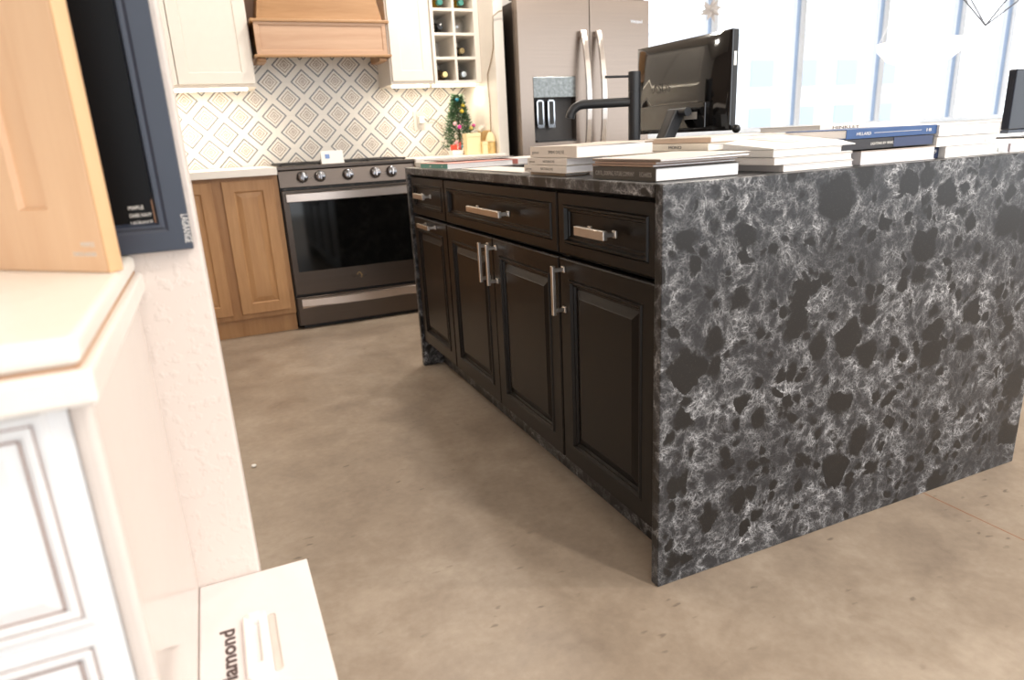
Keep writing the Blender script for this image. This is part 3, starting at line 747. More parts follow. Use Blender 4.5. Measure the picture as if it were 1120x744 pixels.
MB().quad((-0.170, pz_(0.942)-0.0003, 0.942), (-0.145, pz_(0.942)-0.0003, 0.942), (-0.145, pz_(0.966)-0.0003, 0.966), (-0.170, pz_(0.966)-0.0003, 0.966)).build('blue_print', paint('blue_print', (120, 150, 205)), cdn)

# ------------------------------------------------------------------ wooden base cabinets and counters on the back wall
ODOOR = [(0.0, -0.019), (0.0, -0.002), (0.002, 0.0), (0.056, 0.0), (0.060, -0.006), (0.064, -0.007), (0.090, -0.001), (0.092, -0.001)]
def wood_base(name, label, xa, xb, ndoor=2):
    t = thing(name, label, 'cabinet', ((xa+xb)/2, 3.15, 0))
    MB().box((xa, 2.869, 0.105), (xb, 3.47, 0.873), 0.001).build('body', M['oak'], t)
    MB().box((xa+0.001, 2.90, 0.0), (xb-0.001, 3.46, 0.1045)).build('toe_kick', M['oak'], t)
    w = (xb-xa-0.055-0.05*(ndoor-1))/ndoor
    for k in range(ndoor):
        xx = xa+0.0275 + k*(w+0.05)
        MB().panel((xx, 2.849, 0.135), XP, ZP, -YP, w, 0.72, ODOOR).build('door', M['oak'], t)
    return t
wood_base('base_cabinet', 'honey wood base cabinet with two raised-panel doors left of the range', -1.062, -0.440)
wood_base('base_cabinet', 'honey wood base cabinet beyond the one beside the range, toward the stub wall', -1.70, -1.063)
wood_base('base_cabinet', 'honey wood base cabinet between the range and the refrigerator end panel', 0.328, 0.894)
def counter(label, xa, xb):
    o = MB().box((xa, 2.825, 0.8735), (xb, 3.476, 0.914), 0.003).build('countertop', M['quartz_white']); return settle(tag(o, label, 'countertop'))
counter('white quartz countertop left of the range', -1.70, -0.4395)
counter('white quartz countertop right of the range under the little tree', 0.3275, 0.8985)

# ------------------------------------------------------------------ wall cabinets
UF = 3.15
SH = [(0.0, -0.019), (0.0, -0.0015), (0.0015, 0.0), (0.058, 0.0), (0.061, -0.006), (0.064, -0.006)]
wl = thing('wall_cabinet', 'white wall cabinet with two shaker doors left of the hood', 'cabinet', (-0.9, 3.3, 1.345))
MB().box((-1.262, UF+0.02, 1.345), (-0.452, 3.476, 2.4)).build('body', M['white_paint'], wl)
for xx in (-1.255, -0.845): MB().panel((xx, UF, 1.362), XP, ZP, -YP, 0.386 if xx > -1 else 0.405, 1.03, SH).build('door', M['white_paint'], wl)
wl2 = thing('wall_cabinet', 'white wall cabinet farther left of the hood, behind the stub wall', 'cabinet', (-1.6, 3.3, 1.345))
MB().box((-1.95, UF+0.02, 1.345), (-1.263, 3.476, 2.4)).build('body', M['white_paint'], wl2)
MB().panel((-1.94, UF, 1.362), XP, ZP, -YP, 0.67, 1.03, SH).build('door', M['white_paint'], wl2)
wr_ = thing('wall_cabinet', 'white wall cabinet with one shaker door between hood and wine rack', 'cabinet', (0.45, 3.3, 1.345))
MB().box((0.318, UF+0.02, 1.345), (0.586, 3.476, 2.4)).build('body', M['white_paint'], wr_)
MB().panel((0.326, UF, 1.362), XP, ZP, -YP, 0.252, 1.03, SH).build('door', M['white_paint'], wr_)
# wine rack
wk = thing('wine_rack', 'cream wall cabinet of square wine cubbies, two wide, beside the refrigerator panel', 'wine rack', (0.74, 3.3, 1.345))
ra, rb, rz0, cell = 0.588, 0.897, 1.345, 0.137
cols = [(0.606, 0.727), (0.742, 0.863)]
zs = [1.362 + 0.1365*k for k in range(7)]
fr = MB()
fr.box((ra, UF, rz0), (cols[0][0], 3.46, 2.32)).box((cols[0][1], UF, rz0), (cols[1][0], 3.46, 2.32)).box((cols[1][1], UF, rz0), (rb, 3.46, 2.32))
for k in range(8):
    za, zb = (rz0, 1.362) if k == 0 else (1.362+0.1365*k-0.0155, 1.362+0.1365*k)
    for c in cols: fr.box((c[0], UF, za), (c[1], 3.46, zb))
fr.build('lattice', M['white_paint'], wk)
MB().box((ra, 3.46, rz0), (rb, 3.476, 2.32)).build('back_panel', M['white_paint'], wk)
def bottle(label, col, row, body, cap, dx=0.0):
    cx = (cols[col][0]+cols[col][1])/2 + dx; r = 0.037; cz = 1.362 + 0.1365*row + r + 0.0006
    t = thing('wine_bottle', label, 'bottle', (cx, 3.3, cz-r), 'bottles in the wine cubbies')
    MB().lathe((cx, 3.45, cz), [(0.0,0),(r-0.003,0),(r,0.004),(r,0.165),(0.028,0.19),(0.0155,0.212),(0.0145,0.235),(0,0.236)], -YP, 20).build('glass_body', body, t, True)
    MB().lathe((cx, 3.45, cz), [(0.0146,0.2361),(0.0165,0.237),(0.0165,0.272),(0.0,0.273)], -YP, 16).build('cap', cap, t, True)
bk = mat('black_bottle_glass', (22, 18, 16), 0.1); gd = mat('gold_foil', (206, 186, 130), 0.3, 0.8); sv = mat('silver_foil', (176, 182, 184), 0.3, 0.8)
olive = mat('amber_bottle_glass', (150, 116, 30), 0.12); tealc = mat('teal_foil', (60, 140, 128), 0.3)
bottle('wine bottle with a pale gold cap in the lowest left cubby', 0, 0, mat('brown_bottle_glass', (92, 74, 56), 0.15), gd)
bottle('wine bottle with a silver cap in the lowest right cubby', 1, 0, mat('grey_bottle_glass', (100, 96, 90), 0.15), sv, -0.012)
bottle('black wine bottle with a dark gold neck in the second right cubby', 1, 1, bk, mat('dark_gold_foil', (140, 122, 84), 0.35, 0.6), -0.014)
bottle('black wine bottle in the third left cubby', 0, 2, bk, bk, -0.01)
bottle('amber bottle in the fourth left cubby at the top of view', 0, 3, olive, tealc)
bottle('amber bottle with a teal cap in the fourth right cubby', 1, 3, olive, tealc)
gb = MB().lathe((0.8, 3.30, 1.362+0.273+0.0006), [(0.02,0),(0.04,0.006),(0.052,0.03),(0.056,0.055),(0.05,0.085),(0.03,0.104),(0.012,0.11),(0.0,0.111)], n=28).build('glass_globe', M['clear'], None, True)
settle(tag(gb, 'clear round glass globe in the third right wine cubby', 'vase'))
# refrigerator end panel
ep = MB().box((0.9, 2.92, 0.0), (0.961, 3.476, 2.45), 0.001).build('refrigerator_end_panel', M['white_paint'])
settle(tag(ep, 'tall cream end panel between the wine rack and the refrigerator', 'panel'))

# under-cabinet light strips
def strip(parent, xa, xb):
    MB().box((xa, 3.22, 1.333), (xb, 3.25, 1.3446), 0.001).build('light_strip', STRIP, parent)
    la = bpy.data.lights.new('strip_lamp', 'AREA'); la.shape = 'RECTANGLE'; la.size = xb-xa; la.size_y = 0.03; la.energy = 2.2*(xb-xa)/0.5; la.color = (1.0, 0.88, 0.72)
    lo = bpy.data.objects.new('strip_lamp', la); COL.objects.link(lo); lo.location = ((xa+xb)/2, 3.235, 1.330)
STRIP = emit('strip_glow', (255, 240, 214), 9.0)
strip(wl2, -1.9, -1.30); strip(wl, -1.22, -0.50); strip(wr_, 0.34, 0.57); strip(wk, 0.60, 0.88)

# hood
hd = thing('range_hood', 'honey wood range hood with a boxed apron and tapered chimney above the range', 'range hood', (-0.065, 3.3, 1.49))
hx0, hx1, hy = -0.440, 0.308, 3.10
MB().box((hx0+0.014, hy+0.0125, 1.505), (hx1-0.014, hy+0.03, 1.671)).box((hx0+0.014, hy+0.03, 1.505), (hx0+0.032, 3.474, 1.671)).box((hx1-0.032, hy+0.03, 1.505), (hx1-0.014, 3.474, 1.671)).build('apron_body', M['oak_hood'], hd)
MB().box((hx0+0.033, hy+0.031, 1.63), (hx1-0.033, 3.474, 1.64)).build('vent_liner', M['steel'], hd)
MB().panel((hx0+0.012, hy+0.012, 1.505), XP, ZP, -YP, hx1-hx0-0.024, 0.175, [(0, 0), (0, 0.010), (0.022, 0.010), (0.025, 0.004), (0.027, 0.004)]).build('apron_panel', wood('apron_maple', (188, 148, 118), (206, 170, 140), 'x'), hd)
MB().box((hx0-0.004, hy-0.008, 1.672), (hx1+0.010, 3.474, 1.688), 0.004).build('crown_molding', M['oak_hood'], hd)
MB().box((hx0-0.004, hy-0.008, 1.492), (hx1+0.010, hy+0.03, 1.506), 0.004).box((hx0-0.004, hy+0.03, 1.492), (hx0+0.03, 3.474, 1.505)).box((hx1-0.03, hy+0.03, 1.492), (hx1+0.010, 3.474, 1.505)).build('bottom_molding', M['oak_hood'], hd)
for xx in (hx0+0.012, hx1-0.058): MB().box((xx, hy+0.03, 1.472), (xx+0.045, 3.30, 1.4915), 0.004).build('corbel', M['oak_hood'], hd)
def quad4(xa, xb, ya, yb, z): return [(xa, ya, z), (xb, ya, z), (xb, yb, z), (xa, yb, z)]
MB().loops([quad4(hx0+0.035, hx1-0.02, 3.13, 3.474, 1.6885), quad4(hx0+0.19, hx1-0.19, 3.26, 3.474, 2.55)]).build('chimney', M['oak_hood'], hd)
MB().loops([quad4(hx0+0.035, hx0+0.048, 3.124, 3.1305, 1.6885), quad4(hx0+0.19, hx0+0.203, 3.254, 3.2605, 2.55)]).build('edge_bead', M['oak_hood'], hd)
MB().box((hx0-0.01, 3.462, 1.689), (hx1+0.012, 3.474, 2.5)).build('back_board', wood('back_maple', (200, 164, 138), (216, 184, 158), 'z'), hd)

# ------------------------------------------------------------------ refrigerator
fY = 2.80
fg = thing('refrigerator', 'dark stainless french-door refrigerator with an ice and water dispenser', 'refrigerator', (1.46, 3.1, 0))
fx0, fx1, fs = 1.0, 1.912, 1.480
MB().box((fx0+0.004, fY+0.075, 0.02), (fx1-0.004, 3.47, 1.765), 0.003).build('body', M['steel'], fg)
MB().box((fx0+0.03, fY+0.09, 0.0), (fx1-0.03, 3.4, 0.02)).build('base', M['black_plastic'], fg)
for xx in (fx0+0.02, fx1-0.12): MB().box((xx, fY+0.03, 1.7825), (xx+0.10, fY+0.16, 1.80), 0.006).build('hinge_cover', M['dark_grey'], fg)
dl = MB()
# left door is built round the dispenser opening
ox0, ox1, oz0, oz1 = 1.085, 1.375, 0.965, 1.345
dl.box((fx0, fY, 0.70), (ox0, fY+0.07, 1.782)).box((ox1, fY, 0.70), (fs-0.003, fY+0.07, 1.782)).box((ox0, fY, 0.70), (ox1, fY+0.07, oz0)).box((ox0, fY, oz1), (ox1, fY+0.07, 1.782))
dl = dl.build('door', M['steel_v'], fg)
ds = MB().box((ox0+0.001, fY+0.055, oz0+0.001), (ox1-0.001, fY+0.066, oz1-0.001)).build('dispenser', M['dark_grey'], dl)
dr = MB().box((fs+0.003, fY, 0.70), (fx1, fY+0.07, 1.782), 0.004).build('door', M['steel_v'], fg)
MB().box((ox0+0.002, fY-0.002, 1.225), (ox1-0.002, fY+0.054, oz1-0.002), 0.002).build('display', mat('mirror_display', (124, 126, 124), 0.2, 0.9, 0.25, 60), dl)  # mottled tone painted in for the reflections on the display
for xx in (1.112, 1.187):
    p_ = MB()
    p_.box((xx, fY+0.012, 1.065), (xx+0.007, fY+0.02, 1.212)).box((xx+0.039, fY+0.012, 1.065), (xx+0.046, fY+0.02, 1.212)).box((xx, fY+0.012, 1.205), (xx+0.046, fY+0.02, 1.212)).box((xx, fY+0.010, 1.05), (xx+0.046, fY+0.02, 1.07))
    p_.build('paddle', M['chrome'], dl)
    MB().box((xx+0.007, fY+0.016, 1.068), (xx+0.039, fY+0.054, 1.206)).build('paddle_pad', M['black_plastic'], dl)
MB().box((ox0+0.02, fY+0.004, oz0+0.002), (ox1-0.002, fY+0.054, oz0+0.012)).build('drip_tray', M['black_plastic'], dl)
for sgn, xx, par in ((-1, fs-0.060, dl), (1, fs+0.048, dr)):
    hp = []
    for k in range(15):
        f = k/14; z = 0.80 + 0.80*f; b_ = fY-0.030-0.065*math.sin(PI*f)**0.8
        hp.append([(xx-0.016, b_, z), (xx+0.016, b_, z), (xx+0.016, b_+0.014, z), (xx-0.016, b_+0.014, z)])
    hm = MB().loops(hp)
    for z in (0.815, 1.58): hm.box((xx-0.012, fY-0.036, z-0.014), (xx+0.012, fY-0.0003, z+0.014), 0.002)
    hm.build('handle', M['steel_light'], par)
text('Whirlpool', 0.026, (1.775, fY-0.0003, 1.650), XP, ZP, M['chrome'], dr, width=0.085)
dd = MB().box((fx0, fY, 0.05), (fx1, fY+0.07, 0.69), 0.004).build('freezer_drawer', M['steel_v'], fg)
m = MB().tube([(fx0+0.06, fY-0.05, 0.61), (fx1-0.06, fY-0.05, 0.61)], 0.012, 12)
for xx in (fx0+0.08, fx1-0.09): m.box((xx, fY-0.045, 0.602), (xx+0.015, fY-0.0003, 0.618))
m.build('handle', M['steel_light'], dd)

# ------------------------------------------------------------------ things on the far counter
CT = 0.9145
tr = thing('tabletop_tree', 'small green artificial christmas tree on the far counter', 'christmas tree', (0.755, 3.2, CT))
tx, ty = 0.752, 3.23
MB().lathe((tx, ty, CT), [(0.05,0),(0.05,0.01),(0.010,0.02),(0.004,0.30),(0.0,0.305)]).build('trunk', mat('brown_bark', (84, 66, 48), 0.8), tr, True)
nd = MB()
for k in range(3000):
    f = random.random()**0.75; z = CT + 0.045 + f*0.315
    R_ = 0.012 + 0.098*(1-f)**0.85
    a = random.random()*2*PI; r_ = R_*(0.35+0.65*random.random())
    c = Vector((tx + r_*math.cos(a), ty + r_*math.sin(a)*0.8, z))
    d_ = Vector((math.cos(a+random.uniform(-.6,.6)), math.sin(a+random.uniform(-.6,.6)), random.uniform(-0.5, 0.7))).normalized()
    s_ = d_.cross(Vector((random.uniform(-1,1), random.uniform(-1,1), 1))).normalized(); ln_ = random.uniform(0.022, 0.042)
    nd.quad(c - s_*0.002, c + d_*ln_*0.5 - s_*0.0036, c + d_*ln_, c + d_*ln_*0.5 + s_*0.0036)
fol = mat('tree_needles', (84, 116, 82), 0.7, var=0.4, vs=60)
nd.build('foliage', fol, tr)
def bauble(px, pz, rgb, label, y=None, r=0.0125):
    f = (pz-CT-0.045)/0.315; R_ = 0.012 + 0.098*(1-max(0, min(1, f)))**0.85
    yy = ty - 0.8*math.sqrt(max(0.0004, R_*R_ - (px-tx)**2)) - 0.012
    t = thing('bauble', label, 'bauble', (px, yy, pz-r), 'baubles on the little tree')
    MB().sphere((px, yy, pz), r).build('ball', mat('bauble_paint', rgb, 0.25), t, True)
    MB().tube([(px, yy, pz+r*0.9), (px, yy, pz+r*1.45)], 0.003, 8).build('cap', gd, t, True)
bauble(0.740, 1.250, (60, 160, 190), 'blue bauble at the top of the little tree')
bauble(0.775, 1.215, (226, 200, 70), 'yellow bauble just below the blue one on the little tree')
bauble(0.760, 1.180, (222, 200, 80), 'second yellow bauble down on the little tree')
bauble(0.730, 1.085, (226, 60, 160), 'magenta bauble on the left side of the little tree')
bauble(0.706, 1.105, (240, 190, 196), 'pale pink bauble at the left edge of the little tree')
bauble(0.815, 1.075, (226, 206, 110), 'yellow bauble low on the right of the little tree')
bauble(0.842, 1.090, (226, 70, 150), 'magenta bauble at the right edge of the little tree')
bauble(0.785, 1.000, (230, 60, 160), 'magenta bauble low in the middle of the little tree')
bauble(0.700, 0.990, (238, 160, 170), 'salmon pink bauble at the lower left of the little tree')
bauble(0.722, 0.965, (70, 186, 206), 'turquoise bauble at the lower left of the little tree')
def gift(label, lo, hi, rgb, ribbon=None):
    t = thing('gift_box', label, 'gift box', ((lo[0]+hi[0])/2, (lo[1]+hi[1])/2, lo[2]), 'gift boxes under the little tree')
    MB().box(lo, (hi[0], hi[1], hi[2]-0.022), 0.002).build('box', mat('gift_paper', rgb, 0.35, 0.25), t)
    MB().box((lo[0]-0.002, lo[1]-0.002, hi[2]-0.0218), (hi[0]+0.002, hi[1]+0.002, hi[2]), 0.002).build('lid', mat('gift_paper_lid', rgb, 0.35, 0.25), t)
gift('large pale gold gift box in front of the little tree', (0.715, 3.0, CT), (0.806, 3.07, 1.042), (244, 220, 170))
gift('small pale gold gift box beside the large one', (0.808, 2.975, CT), (0.842, 3.03, 0.99), (246, 224, 176))
gift('tan gift box behind the lidded jar against the end panel', (0.845, 3.055, CT), (0.895, 3.13, 1.055), (214, 180, 122))
gift('small white box under the red one left of the gold gifts', (0.64, 3.06, CT), (0.706, 3.14, 0.945), (244, 238, 232))
rb_ = MB().box((0.645, 3.08, 0.9455), (0.678, 3.12, 0.978), 0.003).build('red_box', mat('red_paper', (214, 74, 46), 0.5)); settle(tag(rb_, 'tiny red box on the small white box left of the tree', 'box'))
rr = MB().tube([(0.682, 3.07, 0.9495), (0.69, 3.075, 0.975), (0.70, 3.085, 0.99), (0.705, 3.09, 0.972), (0.698, 3.085, 0.9495)], 0.004, 8).build('red_ribbon', mat('red_ribbon', (206, 60, 56), 0.5), None, True); settle(tag(rr, 'red ribbon loop on the small white box', 'ribbon'))
jr = thing('lidded_jar', 'gold glitter jar with a cream cone-shaped lid by the refrigerator panel', 'jar', (0.868, 2.99, CT))
MB().lathe((0.868, 2.99, CT), [(0.0,0),(0.030,0),(0.030,0.072),(0.0,0.0725)], n=28).build('jar', mat('gold_glitter', (222, 190, 124), 0.4, 0.4, 0.3, 200), jr, True)
MB().lathe((0.868, 2.99, CT+0.073), [(0.033,0),(0.033,0.006),(0.022,0.035),(0.012,0.055),(0.0,0.057)], n=28).build('lid', mat('cream_lid', (240, 220, 176), 0.5), jr, True)
bw = MB()
for k in range(16):
    a = k*2.399; e = 0.3+0.9*random.random(); d_ = Vector((math.cos(a)*math.cos(e), math.sin(a)*math.cos(e)*0.7-0.2, math.sin(e)))
    c = Vector((0.835, 3.052, 1.046)); s_ = d_.cross(ZP).normalized()
    bw.quad(c, c + d_*0.026 + s_*0.012, c + d_*0.055, c + d_*0.026 - s_*0.012)
b2 = bw.build('white_bow', mat('white_petals', (246, 242, 236), 0.6)); settle(tag(b2, 'white ribbon bow resting on the gold gift boxes', 'bow'))
# outlet and cords
ol = thing('wall_outlet', 'grey outlet plate on the diamond tiles with a white plug', 'outlet', (0.56, 3.476, 1.09))
MB().box((0.522, 3.471, 1.082), (0.598, 3.4775, 1.200), 0.002).build('plate', mat('grey_plate', (214, 208, 200), 0.4), ol)
MB().box((0.545, 3.462, 1.095), (0.575, 3.4709, 1.185), 0.002).build('receptacle', mat('grey_receptacle', (206, 200, 192), 0.4), ol)
pl = thing('plug', 'white plug and grey cord in the tile wall outlet', 'plug', (0.565, 3.45, 1.12))
MB().box((0.552, 3.43, 1.125), (0.586, 3.4618, 1.168), 0.004).build('plug_body', M['paper'], pl)
cpts = [(0.587, 3.446, 1.147), (0.62, 3.45, 1.150), (0.66, 3.46, 1.145), (0.70, 3.45, 1.11), (0.72, 3.42, 1.04), (0.725, 3.39, 0.96), (0.73, 3.36, 0.919)]
MB().tube(cpts, 0.0025, 8).build('cord', mat('grey_cord', (150, 138, 122), 0.5), pl, True)
cc = MB().tube([(0.9535, 2.90, 1.72), (0.93, 2.905, 1.715), (0.896, 2.912, 1.690), (0.8955, 2.925, 1.61), (0.8955, 2.935, 1.52), (0.8955, 2.98, 1.45), (0.8955, 3.045, 1.385), (0.8955, 3.045, 1.29), (0.8955, 3.036, 1.2), (0.8955, 3.04, 1.1), (0.8955, 3.05, 1.0), (0.8955, 3.08, 0.919)], 0.0028, 8)
cc = cc.build('hanging_cord', mat('brown_cord', (150, 124, 92), 0.5), None, True); settle(tag(cc, 'brown electrical cord hanging down the cream end panel', 'cord'))

# ------------------------------------------------------------------ foreground cabinet, slabs and samples
vc = thing('display_cabinet', 'white drawer cabinet with brown-glazed raised panels against the stub wall', 'cabinet', (-1.3, -0.27, 0))
VF = -0.483; VX = -0.905
MB().box((-1.75, VF+0.002, 0.0), (VX-0.018, -0.037, 0.8185)).build('body', M['white_front'], vc)
MB().box((VX-0.0178, VF, 0.0), (VX, -0.0365, 0.8185), 0.006, 3).build('side_panel', M['white_gloss'], vc)
VP = [(0.0, -0.018), (0.0, -0.004), (0.004, 0.0), (0.0085, 0.0), (0.010, -0.002), (0.013, 0.0), (0.018, 0.0), (0.020, -0.0025), (0.024, -0.0025), (0.034, -0.0005), (0.036, -0.0005)]
for (z0, z1) in ((0.612, 0.812), (0.395, 0.603), (0.10, 0.386)):
    d = MB().panel((-1.70, VF-0.001, z0), XP, ZP, -YP, -0.936+1.70, z1-z0, [(i, h+0.001+0.004) for i, h in VP]).build('drawer', M['white_front'], vc)
    for ins in (0.0105, 0.0212):
        h_ = 0.0036 if ins < 0.02 else 0.0033
        gm = MB(); w, h = -0.936+1.70, z1-z0; y = VF-0.001-h_
        for (ua, ub, va, vb) in ((ins, w-ins, ins, ins+0.0016), (ins, w-ins, h-ins-0.0016, h-ins), (ins, ins+0.0016, ins, h-ins), (w-ins-0.0016, w-ins, ins, h-ins)):
            gm.box((-1.70+ua, y-0.0006, z0+va), (-1.70+ub, y+0.002, z0+vb))
        gm.build('glaze_line', M['glaze'], d)
ls = MB().box((-1.78, -0.520, 0.819), (-0.893, -0.0365, 0.8465), 0.004, 3).build('countertop_slab', M['quartz_white'])
settle(tag(ls, 'white countertop slab on the drawer cabinet', 'countertop'))
us = MB().box((-1.78, -0.512, 0.8495), (-0.899, -0.0375, 0.872), 0.007, 4).build('sample_slab', mat('cream_slab', (242, 236, 226), 0.35, var=0.01))
settle(tag(us, 'rounded-edge white sample slab laid on top of the countertop slab', 'slab'))
sm = MB().box((-1.77, -0.5095, 0.8468), (-0.9015, -0.040, 0.8492)).build('gap_shade_strip', mat('tan_gap_shade', (190, 150, 120), 0.7)); settle(tag(sm, 'thin tan-painted liner between the two white slabs', 'shadeline'))  # tan strip: the shade of the gap between the slabs, painted in

# maple door sample standing on the slab
A_ = Vector((-1.052, -0.064, 0.8724)); B_ = Vector((-0.909, -0.199, 0.8724)); wd = (B_-A_); ww = wd.length; wd.normalize(); wn_ = Vector((wd.y, -wd.x, 0))
ws = thing('cabinet_door_sample', 'light maple cabinet door sample standing on the white slab', 'door sample', (A_ + B_)/2)
WP = [(0.0, -0.0185), (0.0, -0.001), (0.001, 0.0), (0.072, 0.0), (0.075, -0.007), (0.078, -0.007)]
MB().panel(A_ + wn_*0, wd, ZP, wn_, ww-0.004, 0.46, WP).build('door_panel', M['oak_sample'], ws)
MB().obox(A_ + wd*(ww-0.004) - wn_*0.0185, wd*0.004, ZP*0.46, wn_*0.0185, 0.001).build('edge_banding', M['oak_edge'], ws)
text('MAPLE', 0.008, A_ + wd*(ww-0.036) + ZP*0.030 + wn_*0.0004, wd, ZP, M['ink_white'], ws, width=0.021)
text('TOASTED ALMOND', 0.007, A_ + wd*(ww-0.052) + ZP*0.019 + wn_*0.0004, wd, ZP, M['ink_white'], ws, width=0.037)
# dark navy door sample hung on the stub wall
dn = thing('cabinet_door_sample', 'dark navy cabinet door sample hanging on the textured stub wall', 'door sample', (-0.86, -0.045, 0.864))
dx0, dx1, dz0 = -0.99, -0.8225, 0.8735
fm = MB()
fm.panel((dx0, -0.0575, dz0), XP, ZP, -YP, dx1-dx0, 0.5, [(0, -0.020), (0, -0.001), (0.001, 0.0), (0.026, 0.0), (0.030, -0.0015), (0.033, 0.0005), (0.036, 0.0005), (0.040, -0.008), (0.041, -0.008)])
fm.build('door_frame', M['navy'], dn)
MB().box((dx0+0.041, -0.0505, dz0+0.041-0.018), (dx1-0.0395, -0.0494, dz0+0.459)).build('center_panel', M['navy_deep'], dn)
MB().box((dx1-0.0412, -0.0525, dz0+0.024), (dx1-0.0396, -0.0506, dz0+0.07)).build('rubbed_edge', M['navy_edge'], dn)
for k, (s, z) in enumerate((('MAPLE', 0.058), ('DARK NAVY', 0.048), ('LAGRANGE', 0.038))):
    text(s, 0.007, (dx1-0.070, -0.0508, dz0+z), XP, ZP, M['ink_white'], dn, width=0.018 if k == 0 else 0.026)
text('LAGRANGE', 0.0125, (dx1-0.0085, -0.0577, dz0+0.048), -ZP, XP, M['ink_white'], dn, width=0.038, bold=0.0)

# carry case in the corner
bx0, bx1, by0, by1, bz = -0.9043, -0.739, -0.37, -0.0375, 0.340
cs = thing('sample_case', 'white carry case lettered Diamond, with a moulded handle, standing by the stub wall', 'case', ((bx0+bx1)/2, -0.2, 0))
MB().box((bx0, by0, 0.0), (bx1, by1, bz), 0.0015).build('body', mat('case_white', (240, 232, 231), 0.35, var=0.01), cs)
def rrect(x0, x1, y0, y1, r, z, n=6):
    out = []
    for cx, cyc, a0 in ((x1-r, y1-r, 0), (x0+r, y1-r, PI/2), (x0+r, y0+r, PI), (x1-r, y0+r, 1.5*PI)):
        for k in range(n+1): out.append((cx + r*math.cos(a0+k/n*PI/2), cyc + r*math.sin(a0+k/n*PI/2), z))
    return out
hw = mat('handle_white', (248, 245, 242), 0.3, var=0.01)
hm = MB().loops([rrect(-0.846, -0.812, -0.290, -0.150, 0.012, bz+0.0003), rrect(-0.846, -0.812, -0.290, -0.150, 0.012, bz+0.006), rrect(-0.844, -0.814, -0.288, -0.152, 0.011, bz+0.008),
                 rrect(-0.8345, -0.8235, -0.264, -0.172, 0.003, bz+0.008), rrect(-0.8345, -0.8235, -0.264, -0.172, 0.003, bz+0.0007)])
hm.build('handle', hw, cs, True)
MB().loops([rrect(-0.8115, -0.800, -0.283, -0.160, 0.004, bz+0.0003), rrect(-0.8115, -0.800, -0.283, -0.160, 0.004, bz+0.0022), rrect(-0.8105, -0.8010, -0.282, -0.161, 0.0035, bz+0.0022), rrect(-0.8105, -0.8010, -0.282, -0.161, 0.0035, bz+0.0006)]).build('handle_recess', mat('recess_white', (222, 212, 204), 0.4), cs)
text('Diamond', 0.0275, (-0.858, -0.300, bz+0.0004), YP, -XP, mat('case_ink', (84, 68, 66), 0.5), cs, width=0.132, bold=0.03)

# ------------------------------------------------------------------ reception desk and second monitor past the island
rd = thing('reception_desk', 'white desk past the far side of the island', 'desk', (2.35, 0.75, 0))
MB().box((1.70, 0.30, 0.86), (3.0, 1.20, 0.90), 0.003).build('desk_top', M['quartz_white'], rd)
MB().box((1.75, 0.35, 0.0), (1.79, 1.15, 0.8595)).build('side_panel', M['white_paint'], rd)
MB().box((2.91, 0.35, 0.0), (2.95, 1.15, 0.8595)).build('side_panel', M['white_paint'], rd)
MB().box((1.791, 1.10, 0.25), (2.909, 1.13, 0.8595)).build('modesty_panel', M['white_paint'], rd)
m2 = thing('desk_monitor', 'dark blue-black monitor on the white desk at the right edge of view', 'monitor', (2.22, 0.6, 0.9005))
MB().box((1.985, 0.585, 0.935), (2.46, 0.615, 1.150), 0.004).build('housing', mat('blue_black_plastic', (20, 26, 38), 0.25), m2)
MB().box((1.985, 0.5845, 0.923), (2.46, 0.6155, 0.9348), 0.002).build('chin', mat('slate_plastic', (66, 74, 88), 0.35), m2)
MB().box((2.20, 0.616, 0.9055), (2.24, 0.64, 1.03), 0.003).build('stand', M['dark_grey'], m2)
MB().box((2.12, 0.54, 0.9005), (2.32, 0.72, 0.9053), 0.002).build('foot', M['dark_grey'], m2)

# ------------------------------------------------------------------ hanging things
st = thing('star_ornament', 'white many-pointed star ornament hanging in front of the windows', 'ornament', (3.53, 4.2, 1.9))
sc_ = Vector((3.535, 4.195, 2.0)); sm_ = MB()
for k in range(14):
    f = (k+0.5)/14; ph_ = math.acos(1-2*f); th_ = k*2.39996
    d_ = Vector((math.sin(ph_)*math.cos(th_), math.sin(ph_)*math.sin(th_), math.cos(ph_)))
    sm_.lathe(sc_ + d_*0.02, [(0.028, 0), (0.0, 0.095)], d_, 6)
sm_.build('points', mat('star_white', (214, 206, 200), 0.5), st)
MB().tube([sc_ + ZP*0.05, (3.535, 4.195, 2.899)], 0.002, 6).build('thread', mat('thread_white', (226, 224, 220), 0.6), st)
pd = thing('wire_pendant', 'dark wire diamond-shaped pendant lamp hanging past the island', 'pendant lamp', (3.03, 1.4, 1.43))
c = Vector((3.021, 1.401, 0)); bt = c + ZP*1.436; tp = c + ZP*1.95
ring = [c + Vector((math.cos(PI/4+k*PI/2)*0.30, math.sin(PI/4+k*PI/2)*0.30, 1.66)) for k in range(4)]
wmx = mat('grey_wire', (112, 116, 126), 0.4, 0.6)
ring = [Vector((2.80, 1.55, 1.735)), Vector((3.02, 1.15, 1.735)), Vector((3.29, 1.33, 1.62)), Vector((3.05, 1.62, 1.735))]
wp_ = MB()
for k in range(4):
    wp_.tube([bt, ring[k]], 0.0035, 6); wp_.tube([ring[k], tp], 0.0035, 6); wp_.tube([ring[k], ring[(k+1) % 4]], 0.0035, 6)
wp_.build('wire_cage', wmx, pd); MB().tube([tp, c + ZP*2.899], 0.004, 6).build('cord', wmx, pd)
MB().lathe(c + ZP*1.80, [(0.0,0),(0.03,0.01),(0.035,0.04),(0.015,0.08),(0.012,0.15)]).build('bulb', M['clear'], pd, True)
gp = thing('glass_pendant', 'pale glass bowl pendant lamp hanging in front of the windows', 'pendant lamp', (3.66, 2.23, 1.33))
cg = Vector((3.66, 2.23, 1.325))
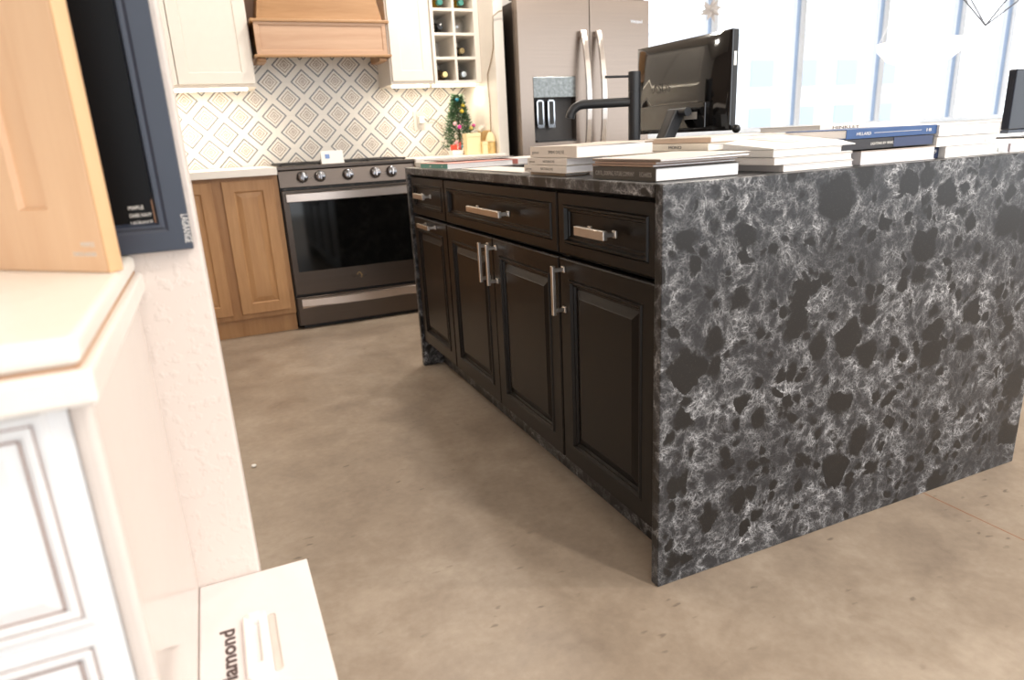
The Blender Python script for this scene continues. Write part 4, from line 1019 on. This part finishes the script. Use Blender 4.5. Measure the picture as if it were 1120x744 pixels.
MB().lathe(cg, [(0.0,0),(0.10,0.006),(0.19,0.04),(0.25,0.10),(0.26,0.15),(0.255,0.152),(0.185,0.046),(0.09,0.012),(0.0,0.008)], n=36).build('bowl', emit('milk_glass_lit', (255, 250, 242), 1.3), gp, True)
for k in range(3):
    a = k*2*PI/3; MB().tube([cg + Vector((0.255*math.cos(a), 0.255*math.sin(a), 0.151)), cg + ZP*0.75], 0.0025, 6).build('wire', M['frame_white'], gp)
MB().tube([cg + ZP*0.75, (3.66, 2.23, 2.899)], 0.004, 6).build('cord', M['frame_white'], gp)
# small crumb on the floor
cb = MB().sphere((-0.799, 1.125, 0.0052), 0.0085, 0.6).build('paper_scrap', M['paper'], None, True); settle(tag(cb, 'tiny white scrap of paper on the concrete floor', 'scrap'))

# ------------------------------------------------------------------ light
def area(name, loc, energy, size, color, rot=(0, 0, 0), sy_=None, shape='DISK'):
    la = bpy.data.lights.new(name, 'AREA'); la.energy = energy; la.shape = shape; la.size = size; la.color = color
    if sy_: la.size_y = sy_
    o = bpy.data.objects.new(name, la); COL.objects.link(o); o.location = loc; o.rotation_euler = rot
    return o
lampm = emit('lamp_disc', (255, 236, 208), 6.0); trim = mat('lamp_trim', (244, 242, 238), 0.5)
for lx, ly, e in ((0.7, -1.5, 42), (-2.1, -1.3, 14), (-0.7, -2.6, 14), (2.3, -1.2, 58), (-1.9, 1.2, 8), (0.5, 2.4, 30), (-1.6, 2.5, 24), (2.2, 1.6, 26), (4.6, -1.0, 26), (4.6, 2.0, 26), (0.8, 0.9, 10), (1.5, -3.2, 26)):
    t = thing('recessed_downlight', 'round recessed downlight in the white ceiling', 'ceiling light', (lx, ly, 2.88), 'ceiling downlights')
    MB().lathe((lx, ly, 2.8995), [(0.10,0),(0.10,-0.008),(0.085,-0.010),(0.085,-0.004)], n=24).build('trim_ring', trim, t, True)
    MB().lathe((lx, ly, 2.8945), [(0.0,0),(0.083,0.0),(0.083,0.003),(0.0,0.003)], n=24).build('lens', lampm, t)
    area('downlight_lamp', (lx, ly, 2.885), e, 0.17, (1.0, 0.92, 0.82))

w = bpy.data.worlds.new('overcast_sky'); S.world = w; w.use_nodes = True
bg = w.node_tree.nodes['Background']
bg.inputs[0].default_value = (0.92, 0.96, 1.0, 1); bg.inputs[1].default_value = 2.9

S.view_settings.view_transform = 'Standard'; S.view_settings.look = 'None'
S.view_settings.gamma = 1.0; S.view_settings.use_curve_mapping = False
S.view_settings.exposure = -0.15
S.cycles.use_denoising = True; S.cycles.denoising_input_passes = 'RGB_ALBEDO_NORMAL'; S.cycles.denoising_prefilter = 'ACCURATE'
S.cycles.max_bounces = 8; S.cycles.sample_clamp_indirect = 6.0
